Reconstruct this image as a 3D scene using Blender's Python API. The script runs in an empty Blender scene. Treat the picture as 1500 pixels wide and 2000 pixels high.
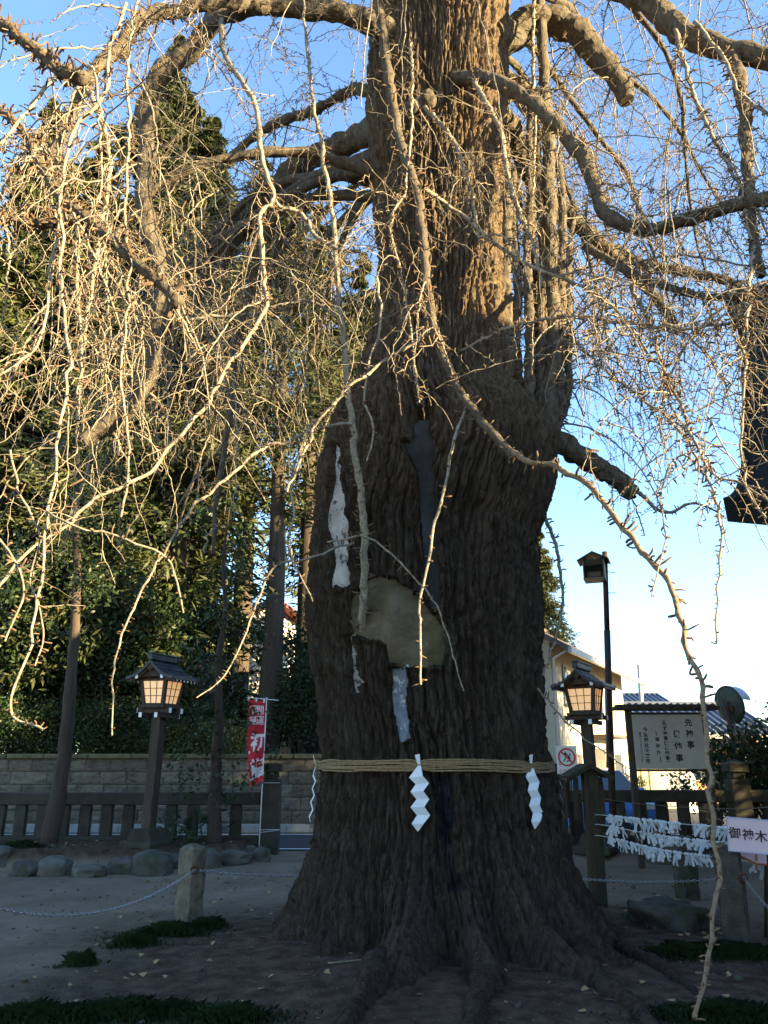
import bpy, bmesh, math, random
import numpy as np
from mathutils import Vector, Matrix
rad = math.radians
random.seed(7)
rng = np.random.default_rng(11)
scene = bpy.context.scene
COL = scene.collection

# ------------------------------------------------------------------ camera, sky, sun, exposure
F_PX, PITCH, EYE = 1555.0, rad(17.5), 1.55          # focal length in photo pixels, tilt, eye height
cam_d = bpy.data.cameras.new('camera')
cam_d.sensor_fit = 'VERTICAL'
cam_d.sensor_height = 36.0
cam_d.lens = 36.0 * F_PX / 2000.0
cam_d.clip_start = 0.05
cam_d.clip_end = 2000
cam = bpy.data.objects.new('camera', cam_d)
COL.objects.link(cam)
cam.location = (0, 0, EYE)
cam.rotation_euler = (rad(90) + PITCH, 0, 0)
scene.camera = cam

SUN_EL = rad(13.5)
SUN_XY = Vector((0.924, -0.383)).normalized()           # horizontal direction towards the sun
world = bpy.data.worlds.new('World')
scene.world = world
world.use_nodes = True
wn = world.node_tree
sky = wn.nodes.new('ShaderNodeTexSky')
sky.sky_type = 'NISHITA'
sky.sun_disc = False
sky.sun_elevation = SUN_EL
sky.sun_rotation = math.atan2(SUN_XY.x, SUN_XY.y)
sky.altitude = 0
sky.air_density = 1.0
sky.dust_density = 0.1
sky.ozone_density = 3.0
wn.links.new(sky.outputs[0], wn.nodes['Background'].inputs[0])
wn.nodes['Background'].inputs[1].default_value = 0.08
sun_d = bpy.data.lights.new('sun', 'SUN')
sun_d.energy = 5.0
sun_d.angle = rad(0.5)
sun_d.color = (1.0, 0.79, 0.42)
sun = bpy.data.objects.new('sun', sun_d)
COL.objects.link(sun)
sdir = Vector((SUN_XY.x * math.cos(SUN_EL), SUN_XY.y * math.cos(SUN_EL), math.sin(SUN_EL)))
sun.rotation_euler = sdir.to_track_quat('Z', 'Y').to_euler()
sun.location = (30, -10, 30)
vs = scene.view_settings
vs.view_transform = 'Standard'
vs.look = 'None'
vs.exposure = 3.0
vs.gamma = 1.0
scene.cycles.max_bounces = 6
scene.cycles.transparent_max_bounces = 6
scene.cycles.use_denoising = True

# ------------------------------------------------------------------ helpers
def at(x, y, Y):
    """photo pixel at forward distance Y -> point in the place"""
    dx, dy = (x - 750) / F_PX, (1000 - y) / F_PX
    t = Y / (math.cos(PITCH) - dy * math.sin(PITCH))
    return np.array([dx * t, Y, EYE + t * (math.sin(PITCH) + dy * math.cos(PITCH))])

def on_ground(x, y, z=0.0):
    dx, dy = (x - 750) / F_PX, (1000 - y) / F_PX
    t = (z - EYE) / (math.sin(PITCH) + dy * math.cos(PITCH))
    return np.array([dx * t, t * (math.cos(PITCH) - dy * math.sin(PITCH)), z])

def to_px(P):
    P = np.asarray(P)
    r = P - np.array([0, 0, EYE])
    d = r[..., 1] * math.cos(PITCH) + r[..., 2] * math.sin(PITCH)
    u = -r[..., 1] * math.sin(PITCH) + r[..., 2] * math.cos(PITCH)
    d = np.maximum(d, 0.05)
    return 750 + F_PX * r[..., 0] / d, 1000 - F_PX * u / d

def px_size(w, y, Y):
    dy = (1000 - y) / F_PX
    return w * (Y / (math.cos(PITCH) - dy * math.sin(PITCH))) / F_PX

def _h(ix, iy, iz):
    h = (ix.astype(np.int64) * 374761393 + iy.astype(np.int64) * 668265263 + iz.astype(np.int64) * 2147483647) & 0xFFFFFFFF
    h = ((h ^ (h >> 13)) * 1274126177) & 0xFFFFFFFF
    h = h ^ (h >> 16)
    return (h & 0xFFFFFF) / float(0xFFFFFF)

def noise(x, y, z=0.0):
    x, y, z = np.broadcast_arrays(np.asarray(x, float), np.asarray(y, float), np.asarray(z, float))
    ix, iy, iz = np.floor(x), np.floor(y), np.floor(z)
    fx, fy, fz = x - ix, y - iy, z - iz
    fx, fy, fz = [f * f * f * (f * (f * 6 - 15) + 10) for f in (fx, fy, fz)]
    r = 0
    for a in (0, 1):
        wx = fx if a else 1 - fx
        for b in (0, 1):
            wy = fy if b else 1 - fy
            for c in (0, 1):
                wz = fz if c else 1 - fz
                r = r + wx * wy * wz * _h(ix + a, iy + b, iz + c)
    return r

def fbm(x, y, z=0.0, o=4):
    s, a, t = 0, 0.5, 0
    for i in range(o):
        s = s + a * noise(x * 2 ** i + 17 * i, y * 2 ** i + 5 * i, z * 2 ** i)
        t += a
        a *= 0.5
    return s / t

def rotz(a):
    c, s = math.cos(a), math.sin(a)
    return np.array([[c, -s, 0], [s, c, 0], [0, 0, 1.0]])

def rotx(a):
    c, s = math.cos(a), math.sin(a)
    return np.array([[1.0, 0, 0], [0, c, -s], [0, s, c]])

def roty(a):
    c, s = math.cos(a), math.sin(a)
    return np.array([[c, 0, s], [0, 1.0, 0], [-s, 0, c]])

def _box_faces():
    cs = [(x, y, z) for x in (0, 1) for y in (0, 1) for z in (0, 1)]
    idx = {c: i for i, c in enumerate(cs)}
    pos = np.zeros((24, 3))
    for c, i in idx.items():
        s = np.array(c) * 2 - 1
        for a in range(3):
            v = 0.8 * s.astype(float)
            v[a] = s[a]
            pos[3 * i + a] = v
    faces = []
    for a in range(3):
        b, k = (a + 1) % 3, (a + 2) % 3
        for s in (0, 1):
            f = []
            for (p, q) in ((0, 0), (1, 0), (1, 1), (0, 1)):
                c = [0, 0, 0]
                c[a], c[b], c[k] = s, p, q
                f.append(3 * idx[tuple(c)] + a)
            faces.append(f)
        for p in (0, 1):
            for q in (0, 1):
                c0, c1 = [0, 0, 0], [0, 0, 0]
                c0[b], c0[k], c0[a] = p, q, 0
                c1[b], c1[k], c1[a] = p, q, 1
                i0, i1 = idx[tuple(c0)], idx[tuple(c1)]
                faces.append([3 * i0 + b, 3 * i0 + k, 3 * i1 + k, 3 * i1 + b])
    for c, i in idx.items():
        faces.append([3 * i, 3 * i + 1, 3 * i + 2])
    out = []
    for f in faces:
        p = pos[f]
        n = np.cross(p[1] - p[0], p[2] - p[0])
        out.append(f if np.dot(n, p.mean(0)) > 0 else f[::-1])
    return out
BOXF = _box_faces()

def mk_mesh(name, V, faces, smooth=False, midx=None):
    """faces: an (n,k) array or a list of lists"""
    me = bpy.data.meshes.new(name)
    V = np.asarray(V, np.float32)
    if isinstance(faces, np.ndarray):
        n, k = faces.shape
        me.vertices.add(len(V)); me.vertices.foreach_set('co', V.ravel())
        me.loops.add(n * k); me.loops.foreach_set('vertex_index', faces.astype(np.int32).ravel())
        me.polygons.add(n)
        me.polygons.foreach_set('loop_start', np.arange(0, n * k, k, dtype=np.int32))
        me.polygons.foreach_set('loop_total', np.full(n, k, np.int32))
        me.update(calc_edges=True)
        np_n = n
    else:
        me.from_pydata(V.tolist(), [], faces)
        np_n = len(faces)
    if smooth:
        me.polygons.foreach_set('use_smooth', np.ones(np_n, bool))
    if midx is not None:
        me.polygons.foreach_set('material_index', np.asarray(midx, np.int32))
    me.update()
    return me

ORG = {}
def link(name, me, mats, parent=None):
    o = bpy.data.objects.new(name, me)
    COL.objects.link(o)
    if me is not None and mats is not None:
        for m in (mats if isinstance(mats, (list, tuple)) else [mats]):
            me.materials.append(m)
    if parent is not None:
        o.parent = parent
    ORG[o.name] = ORG.get(parent.name, np.zeros(3)) if parent is not None else np.zeros(3)
    return o

def tag(o, label=None, cat=None, group=None, kind=None):
    if label: o['label'] = label
    if cat: o['category'] = cat
    if group: o['group'] = group
    if kind: o['kind'] = kind
    return o

def empty(name, loc, rz=0.0, label=None, cat=None, group=None):
    o = bpy.data.objects.new(name, None)
    COL.objects.link(o)
    o.empty_display_size = 0.1
    o.location = [float(v) for v in loc]
    o.rotation_euler = (0, 0, rz)
    ORG[o.name] = np.array([float(v) for v in loc])
    return tag(o, label, cat, group)

class MB:
    def __init__(s):
        s.V, s.F, s.n, s.M = [], [], 0, []
    def add(s, V, F, m=0):
        V = np.asarray(V, float)
        s.V.append(V)
        s.F.extend([[i + s.n for i in f] for f in F])
        s.M.extend([m] * len(F))
        s.n += len(V)
        return s
    def box(s, c, size, rot=None, bev=0.006, m=0):
        h = np.asarray(size, float) / 2
        b = min(bev, h.min() * 0.6)
        V = np.zeros((24, 3))
        i = 0
        for x in (-1, 1):
            for y in (-1, 1):
                for z in (-1, 1):
                    sg = np.array([x, y, z])
                    for a in range(3):
                        v = sg * (h - b)
                        v[a] = sg[a] * h[a]
                        V[3 * i + a] = v
                    i += 1
        if rot is not None:
            V = V @ np.asarray(rot).T
        return s.add(V + np.asarray(c, float), BOXF, m)
    def bar(s, p, q, w, h, up=(0, 0, 1), bev=0.004, m=0):
        p, q = np.asarray(p, float), np.asarray(q, float)
        d = q - p
        L = np.linalg.norm(d)
        d = d / L
        x = np.cross(d, up)
        if np.linalg.norm(x) < 1e-4:
            x = np.cross(d, (1, 0, 0.01))
        x /= np.linalg.norm(x)
        z = np.cross(x, d)
        return s.box((p + q) / 2, (w, L, h), np.stack([x, d, z], 1), bev, m)
    def tube(s, P, R, n=8, cap=True, m=0):
        P = np.asarray(P, float)
        R = np.broadcast_to(np.asarray(R, float), (len(P),))
        V, F = tube_batch(P[None], R[None], n)
        F = [list(f) for f in F]
        if cap:
            F.append(list(range(n))[::-1])
            F.append([(len(P) - 1) * n + i for i in range(n)])
        return s.add(V, F, m)
    def prism(s, poly, d0, d1, frame=None, m=0):
        """polygon in local xz pushed along local y from d0 to d1"""
        n = len(poly)
        V = np.array([(p[0], d0, p[1]) for p in poly] + [(p[0], d1, p[1]) for p in poly], float)
        F = [list(range(n)), list(range(n, 2 * n))[::-1]]
        F += [[i, i + n, (i + 1) % n + n, (i + 1) % n] for i in range(n)]
        if frame is not None:
            V = V @ frame[0].T + frame[1]
        return s.add(V, F, m)
    def mesh(s, name='m', smooth=False, off=None):
        V = np.concatenate(s.V)
        if off is not None:
            V = V - off
        me = mk_mesh(name, V, s.F, smooth, s.M)
        bm = bmesh.new(); bm.from_mesh(me)
        bmesh.ops.recalc_face_normals(bm, faces=bm.faces)
        bm.to_mesh(me); bm.free()
        return me
    def build(s, name, mats, parent=None, smooth=False, world=False):
        off = ORG[parent.name] if (world and parent is not None) else None
        return link(name, s.mesh(name, smooth, off), mats, parent)

def tube_batch(P, R, sides, zig=None):
    """P (B,M,3), R (B,M) -> verts, quads for B open tubes"""
    B, M, _ = P.shape
    T = np.gradient(P, axis=1)
    T /= np.maximum(np.linalg.norm(T, axis=2, keepdims=True), 1e-9)
    mean = np.abs(T).mean(1)
    ref = np.zeros((B, 1, 3))
    ref[np.arange(B), 0, np.argmin(mean, 1)] = 1
    U = np.cross(T, ref)
    U /= np.maximum(np.linalg.norm(U, axis=2, keepdims=True), 1e-9)
    W = np.cross(T, U)
    a = np.arange(sides) * 2 * math.pi / sides
    V = P[:, :, None, :] + R[:, :, None, None] * (np.cos(a)[None, None, :, None] * U[:, :, None, :] + np.sin(a)[None, None, :, None] * W[:, :, None, :])
    V = V.reshape(-1, 3)
    b = np.arange(B)[:, None, None] * M * sides
    r = np.arange(M - 1)[None, :, None] * sides
    k = np.arange(sides)[None, None, :]
    k2 = (k + 1) % sides
    F = np.stack([b + r + k, b + r + k2, b + r + sides + k2, b + r + sides + k], -1).reshape(-1, 4)
    return V, F

def copy_tree(o, parent=None):
    c = o.copy()
    COL.objects.link(c)
    c.parent = parent
    ORG[c.name] = ORG.get(o.name, np.zeros(3))
    for ch in list(o.children):
        copy_tree(ch, c)
    return c

def spline(pts, n):
    """Catmull-Rom through pts (k,d), n samples"""
    p = np.asarray(pts, float)
    p = np.vstack([2 * p[0] - p[1], p, 2 * p[-1] - p[-2]])
    k = len(p) - 3
    t = np.linspace(0, k - 1e-6, n)
    i = np.floor(t).astype(int)
    f = (t - i)[:, None]
    a, b, c, d = p[i], p[i + 1], p[i + 2], p[i + 3]
    return 0.5 * (2 * b + (c - a) * f + (2 * a - 5 * b + 4 * c - d) * f ** 2 + (3 * b - a - 3 * c + d) * f ** 3)

_font_obj = []
def glyph(ch, bold=0.0):
    """flat outline mesh of one character centred on the origin, about 1 high"""
    c = bpy.data.curves.new('glyph', 'FONT')
    c.body = ch
    c.offset = bold
    c.align_x = 'CENTER'
    o = bpy.data.objects.new('glyph', c)
    COL.objects.link(o)
    bpy.context.view_layer.update()
    dg = bpy.context.evaluated_depsgraph_get()
    me = bpy.data.meshes.new_from_object(o.evaluated_get(dg))
    V = np.array([v.co[:] for v in me.vertices]) if len(me.vertices) else np.zeros((0, 3))
    F = [list(p.vertices) for p in me.polygons]
    bpy.data.objects.remove(o)
    bpy.data.meshes.remove(me)
    bpy.data.curves.remove(c)
    if len(V):
        V[:, 1] -= 0.36
    return V, F

def write(mb, items, frame, lift=0.004, bold=0.012, m=0):
    """items: (char, x, z, size) on a panel; frame = (3x3 with columns right, normal-out, up; origin)"""
    R, o = frame
    for ch, x, z, sz in items:
        if ch in ' ':
            continue
        V, F = glyph(ch, bold)
        if not len(V):
            continue
        L = np.stack([x + V[:, 0] * sz, np.full(len(V), lift), z + V[:, 1] * sz], 1)
        mb.add(L @ R.T + o, F, m)

# ------------------------------------------------------------------ materials
def mat(name, c1, c2=None, scale=4.0, rough=0.85, bump=0.0, bscale=None, stretch=(1, 1, 1), spec=0.3, rnd=0.0, detail=6,
        metal=0.0, c3=None, s3=1.0, t3=(0.5, 0.62), emit=None, estr=0.0, coords='Object', bdist=0.02):
    m = bpy.data.materials.new(name)
    m.use_nodes = True
    nt = m.node_tree
    N, Lk = nt.nodes, nt.links
    if not any(w in name for w in ('paper', 'white', 'twig', 'lamp', 'pane', 'cloth', 'paint')):
        c1 = tuple(v * 0.78 for v in c1)
        c2 = tuple(v * 0.78 for v in c2) if c2 else None
        c3 = tuple(v * 0.78 for v in c3) if c3 else None
    b = N['Principled BSDF']
    b.inputs['Roughness'].default_value = rough
    b.inputs['Specular IOR Level'].default_value = spec
    b.inputs['Metallic'].default_value = metal
    c2 = c2 or c1
    tc = N.new('ShaderNodeTexCoord')
    mp = N.new('ShaderNodeMapping')
    mp.inputs['Scale'].default_value = stretch
    Lk.new(tc.outputs[coords], mp.inputs[0])
    vec = mp.outputs[0]
    oi = None
    if rnd > 0:
        oi = N.new('ShaderNodeObjectInfo')
        ad = N.new('ShaderNodeVectorMath'); ad.operation = 'ADD'
        sc = N.new('ShaderNodeVectorMath'); sc.operation = 'SCALE'
        sc.inputs[0].default_value = (13.1, 7.7, 5.3)
        Lk.new(oi.outputs['Random'], sc.inputs['Scale'])
        Lk.new(vec, ad.inputs[0]); Lk.new(sc.outputs[0], ad.inputs[1])
        vec = ad.outputs[0]
    nz = N.new('ShaderNodeTexNoise')
    nz.inputs['Scale'].default_value = scale
    nz.inputs['Detail'].default_value = detail
    nz.inputs['Roughness'].default_value = 0.65
    Lk.new(vec, nz.inputs['Vector'])
    rp = N.new('ShaderNodeValToRGB')
    rp.color_ramp.elements[0].position = 0.32
    rp.color_ramp.elements[0].color = (*c1, 1)
    rp.color_ramp.elements[1].position = 0.68
    rp.color_ramp.elements[1].color = (*c2, 1)
    Lk.new(nz.outputs['Fac'], rp.inputs[0])
    col = rp.outputs[0]
    if c3:
        n3 = N.new('ShaderNodeTexNoise')
        n3.inputs['Scale'].default_value = s3
        n3.inputs['Detail'].default_value = 8
        n3.inputs['Roughness'].default_value = 0.7
        Lk.new(vec, n3.inputs['Vector'])
        r3 = N.new('ShaderNodeValToRGB')
        r3.color_ramp.elements[0].position = t3[0]
        r3.color_ramp.elements[0].color = (0, 0, 0, 1)
        r3.color_ramp.elements[1].position = t3[1]
        r3.color_ramp.elements[1].color = (1, 1, 1, 1)
        Lk.new(n3.outputs['Fac'], r3.inputs[0])
        mx = N.new('ShaderNodeMix'); mx.data_type = 'RGBA'
        Lk.new(r3.outputs[0], mx.inputs['Factor'])
        Lk.new(col, mx.inputs['A'])
        mx.inputs['B'].default_value = (*c3, 1)
        col = mx.outputs['Result']
    if rnd > 0:
        hs = N.new('ShaderNodeHueSaturation')
        mr = N.new('ShaderNodeMapRange')
        mr.inputs['To Min'].default_value = 1 - rnd
        mr.inputs['To Max'].default_value = 1 + rnd
        Lk.new(oi.outputs['Random'], mr.inputs['Value'])
        Lk.new(mr.outputs[0], hs.inputs['Value'])
        Lk.new(col, hs.inputs['Color'])
        col = hs.outputs[0]
    Lk.new(col, b.inputs['Base Color'])
    if bump > 0:
        nb = N.new('ShaderNodeTexNoise')
        nb.inputs['Scale'].default_value = bscale or scale * 4
        nb.inputs['Detail'].default_value = 8
        nb.inputs['Roughness'].default_value = 0.7
        Lk.new(vec, nb.inputs['Vector'])
        bp = N.new('ShaderNodeBump')
        bp.inputs['Strength'].default_value = bump
        bp.inputs['Distance'].default_value = bdist
        Lk.new(nb.outputs['Fac'], bp.inputs['Height'])
        Lk.new(bp.outputs[0], b.inputs['Normal'])
    if emit:
        b.inputs['Emission Color'].default_value = (*emit, 1)
        b.inputs['Emission Strength'].default_value = estr
    return m

def leafmat(name, c1, c2, scale=1.2, trans=0.25, rough=0.6):
    m = mat(name, c1, c2, scale=scale, rough=rough, spec=0.25, rnd=0.25)
    nt = m.node_tree
    b = nt.nodes['Principled BSDF']
    tr = nt.nodes.new('ShaderNodeBsdfTranslucent')
    mx = nt.nodes.new('ShaderNodeMixShader')
    mx.inputs[0].default_value = trans
    src = b.inputs['Base Color'].links[0].from_socket
    nt.links.new(src, tr.inputs['Color'])
    nt.links.new(b.outputs[0], mx.inputs[1])
    nt.links.new(tr.outputs[0], mx.inputs[2])
    nt.links.new(mx.outputs[0], nt.nodes['Material Output'].inputs['Surface'])
    return m

M = {}
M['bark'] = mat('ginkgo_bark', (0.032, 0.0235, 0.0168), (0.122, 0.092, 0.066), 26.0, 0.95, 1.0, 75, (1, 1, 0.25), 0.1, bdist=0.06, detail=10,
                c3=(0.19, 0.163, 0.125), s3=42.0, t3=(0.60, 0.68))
def bark_painted_sun(m, z0, z1, gain):
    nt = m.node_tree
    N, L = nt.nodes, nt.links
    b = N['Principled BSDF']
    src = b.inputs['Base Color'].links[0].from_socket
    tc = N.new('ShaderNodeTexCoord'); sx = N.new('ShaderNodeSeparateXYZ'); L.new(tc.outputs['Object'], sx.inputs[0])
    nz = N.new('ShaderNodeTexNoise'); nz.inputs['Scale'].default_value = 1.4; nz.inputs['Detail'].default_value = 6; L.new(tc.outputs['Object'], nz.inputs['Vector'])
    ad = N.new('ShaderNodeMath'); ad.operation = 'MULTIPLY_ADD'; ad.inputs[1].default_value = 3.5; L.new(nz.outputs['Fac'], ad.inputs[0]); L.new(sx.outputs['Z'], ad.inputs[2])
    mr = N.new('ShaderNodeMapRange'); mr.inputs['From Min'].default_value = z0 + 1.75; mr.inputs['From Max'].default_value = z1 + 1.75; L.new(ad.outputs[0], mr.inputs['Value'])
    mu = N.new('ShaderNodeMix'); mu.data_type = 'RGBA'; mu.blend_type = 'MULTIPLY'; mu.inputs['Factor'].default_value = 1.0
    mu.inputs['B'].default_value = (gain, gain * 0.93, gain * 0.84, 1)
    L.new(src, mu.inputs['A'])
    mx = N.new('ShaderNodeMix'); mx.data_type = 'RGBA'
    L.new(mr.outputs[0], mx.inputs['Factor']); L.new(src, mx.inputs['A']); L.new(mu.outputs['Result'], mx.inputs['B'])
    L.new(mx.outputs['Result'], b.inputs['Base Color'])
bark_painted_sun(M['bark'], 3.8, 6.2, 2.6)  # golden sunlight on the upper trunk strengthened by brightening the bark colour
def bark_stain(m):
    nt = m.node_tree
    N, L = nt.nodes, nt.links
    b = N['Principled BSDF']
    src = b.inputs['Base Color'].links[0].from_socket
    a = N.new('ShaderNodeAttribute'); a.attribute_name = 'stain'
    mx = N.new('ShaderNodeMix'); mx.data_type = 'RGBA'
    L.new(a.outputs['Fac'], mx.inputs['Factor']); L.new(src, mx.inputs['A'])
    mx.inputs['B'].default_value = (0.016, 0.017, 0.024, 1)
    tc = N.new('ShaderNodeTexCoord')
    nz = N.new('ShaderNodeTexNoise'); nz.inputs['Scale'].default_value = 3.2; nz.inputs['Detail'].default_value = 12; nz.inputs['Roughness'].default_value = 0.75
    L.new(tc.outputs['Object'], nz.inputs['Vector'])
    rp = N.new('ShaderNodeValToRGB')
    rp.color_ramp.elements[0].position = 0.54; rp.color_ramp.elements[0].color = (0, 0, 0, 1)
    rp.color_ramp.elements[1].position = 0.66; rp.color_ramp.elements[1].color = (0.7, 0.7, 0.7, 1)
    L.new(nz.outputs['Fac'], rp.inputs[0])
    m2 = N.new('ShaderNodeMix'); m2.data_type = 'RGBA'
    L.new(rp.outputs[0], m2.inputs['Factor']); L.new(mx.outputs['Result'], m2.inputs['A'])
    m2.inputs['B'].default_value = (0.100, 0.088, 0.063, 1)
    L.new(m2.outputs['Result'], b.inputs['Base Color'])
bark_stain(M['bark'])
M['limb'] = mat('limb_bark', (0.065, 0.050, 0.036), (0.18, 0.148, 0.108), 22.0, 0.92, 1.0, 70, (1, 1, 0.5), 0.1, bdist=0.02)
M['twig'] = mat('twig_bark', (0.115, 0.095, 0.068), (0.29, 0.25, 0.19), 34.0, 0.88, 0.8, 110, spec=0.12, bdist=0.008)
M['spur'] = mat('spur_twig', (0.065, 0.042, 0.027), (0.155, 0.10, 0.06), 30.0, 0.85, 0.0, spec=0.12)
M['brown_twig'] = mat('brown_twig', (0.11, 0.072, 0.042), (0.24, 0.165, 0.10), 40.0, 0.85, 0.4, 110, spec=0.12, bdist=0.006)
M['dark_wood'] = mat('dark_weathered_wood', (0.045, 0.033, 0.024), (0.10, 0.075, 0.055), 6, 0.85, 0.4, 40, (3, 3, 0.4), 0.2)
M['old_wood'] = mat('mossy_wood', (0.04, 0.032, 0.02), (0.10, 0.08, 0.052), 6, 0.9, 0.5, 40, (3, 3, 0.4), 0.15, c3=(0.045, 0.055, 0.022), s3=3)
M['roof_copper'] = mat('dark_copper_roof', (0.022, 0.026, 0.032), (0.05, 0.056, 0.066), 5, 0.55, 0.2, 30, spec=0.4)
M['white_paint'] = mat('white_paint', (0.70, 0.70, 0.70), (0.80, 0.80, 0.79), 8, 0.6)
M['paper'] = mat('washi_paper', (0.56, 0.57, 0.585), (0.66, 0.665, 0.675), 8, 0.8)
M['rope'] = mat('straw_rope', (0.20, 0.130, 0.060), (0.34, 0.235, 0.120), 60, 0.9, 0.5, 200)
M['fence_stone'] = mat('dark_fence_stone', (0.034, 0.028, 0.021), (0.085, 0.073, 0.057), 3, 0.9, 0.6, 60, rnd=0.15, c3=(0.05, 0.052, 0.03), s3=2.5)
M['block'] = mat('oya_stone', (0.17, 0.135, 0.092), (0.34, 0.285, 0.20), 5, 0.95, 1.0, 26, rnd=0.25, c3=(0.08, 0.066, 0.045), s3=3.0, t3=(0.5, 0.7), bdist=0.06)
M['cap_stone'] = mat('mossy_capstone', (0.085, 0.075, 0.035), (0.19, 0.165, 0.085), 4, 0.95, 0.8, 30, rnd=0.15)
M['boulder'] = mat('river_boulder', (0.062, 0.056, 0.045), (0.135, 0.124, 0.104), 3, 0.9, 0.6, 40, rnd=0.25, c3=(0.05, 0.055, 0.028), s3=2.2)
M['post_stone'] = mat('weathered_post_stone', (0.13, 0.105, 0.07), (0.29, 0.24, 0.165), 7, 0.95, 1.0, 25, c3=(0.07, 0.06, 0.042), s3=5, t3=(0.5, 0.66), bdist=0.04)
M['chain'] = mat('zinc_chain', (0.35, 0.36, 0.37), (0.55, 0.56, 0.57), 40, 0.4, 0, metal=0.9, spec=0.5)
M['asphalt'] = mat('asphalt', (0.04, 0.042, 0.046), (0.065, 0.067, 0.072), 30, 0.9, 0.3, 200)
M['lamp'] = mat('lit_paper_pane', (0.8, 0.6, 0.36), (0.85, 0.66, 0.42), 3, 0.7, emit=(1.0, 0.52, 0.2), estr=0.072)
M['ink'] = mat('black_ink', (0.012, 0.012, 0.013), (0.02, 0.02, 0.02), 5, 0.6)
M['red_cloth'] = mat('red_banner_cloth', (0.50, 0.018, 0.03), (0.60, 0.03, 0.045), 3, 0.75)
M['red_paint'] = mat('red_paint', (0.50, 0.03, 0.03), (0.58, 0.05, 0.04), 5, 0.6)
M['metal'] = mat('galvanised_metal', (0.40, 0.41, 0.43), (0.55, 0.56, 0.58), 8, 0.45, metal=0.6)
M['rust_pole'] = mat('brown_steel_pole', (0.05, 0.032, 0.024), (0.10, 0.06, 0.04), 6, 0.7, 0.2)
# ------------------------------------------------------------------ ground, road
TC = np.array([0.53, 8.2])                      # centre of the great trunk
def smooth(a, b, x):
    t = np.clip((x - a) / (b - a), 0, 1)
    return t * t * (3 - 2 * t)

def gh(x, y):
    x, y = np.asarray(x, float), np.asarray(y, float)
    r = np.hypot(x - TC[0], y - TC[1])
    h = 0.10 * np.exp(-(r / 2.4) ** 2)
    near = smooth(40, 10, np.hypot(x, y - 9)) * smooth(15.9, 15.3, y)
    h = h + near * (0.05 * (fbm(x * 0.6, y * 0.6, 3.1, 3) - 0.5) + 0.030 * (fbm(x * 4, y * 4, 1.7, 3) - 0.5) + 0.010 * (noise(x * 11, y * 11, 4.0) - 0.5))
    edge = 13.15 + 0.22 * (x + 5.2) + 0.15 * (noise(x * 1.3, 0.5, 2) - 0.5)
    bed = smooth(0, 0.35, y - edge) * smooth(-1.9, -2.5, x) * smooth(15.7, 15.45, y)
    h = h + bed * (0.26 + 0.06 * (fbm(x * 2, y * 2, 9, 3) - 0.5))
    rb = smooth(13.9, 14.4, y) * smooth(2.6, 3.2, x) * smooth(15.7, 15.45, y)
    return h + rb * 0.10

gx = np.concatenate([np.linspace(-500, -14, 12)[:-1], np.linspace(-14, 14, 330), np.linspace(14, 500, 12)[1:]])
gy = np.concatenate([np.linspace(-60, 3, 10)[:-1], np.linspace(3, 16.5, 260), np.linspace(16.5, 900, 24)[1:]])
GX, GY = np.meshgrid(gx, gy)
GZ = gh(GX, GY)
nx, ny = len(gx), len(gy)
ii = np.arange(nx - 1)[None] + np.arange(ny - 1)[:, None] * nx
GF = np.stack([ii, ii + 1, ii + nx + 1, ii + nx], -1).reshape(-1, 4)
me = mk_mesh('ground', np.stack([GX, GY, GZ], -1).reshape(-1, 3), GF, True)
soil = smooth(3.3, 1.9, np.hypot((GX - 0.7) * 0.72, (GY - 7.2) * 0.9) + 1.0 * (fbm(GX * 1.1, GY * 1.1, 4, 4) - 0.5))
soil = np.maximum(soil, smooth(0.06, 0.2, GZ) * smooth(13.0, 13.3, GY))
ca = me.attributes.new('soil', 'FLOAT', 'POINT')
ca.data.foreach_set('value', soil.ravel().astype(np.float32))
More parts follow.
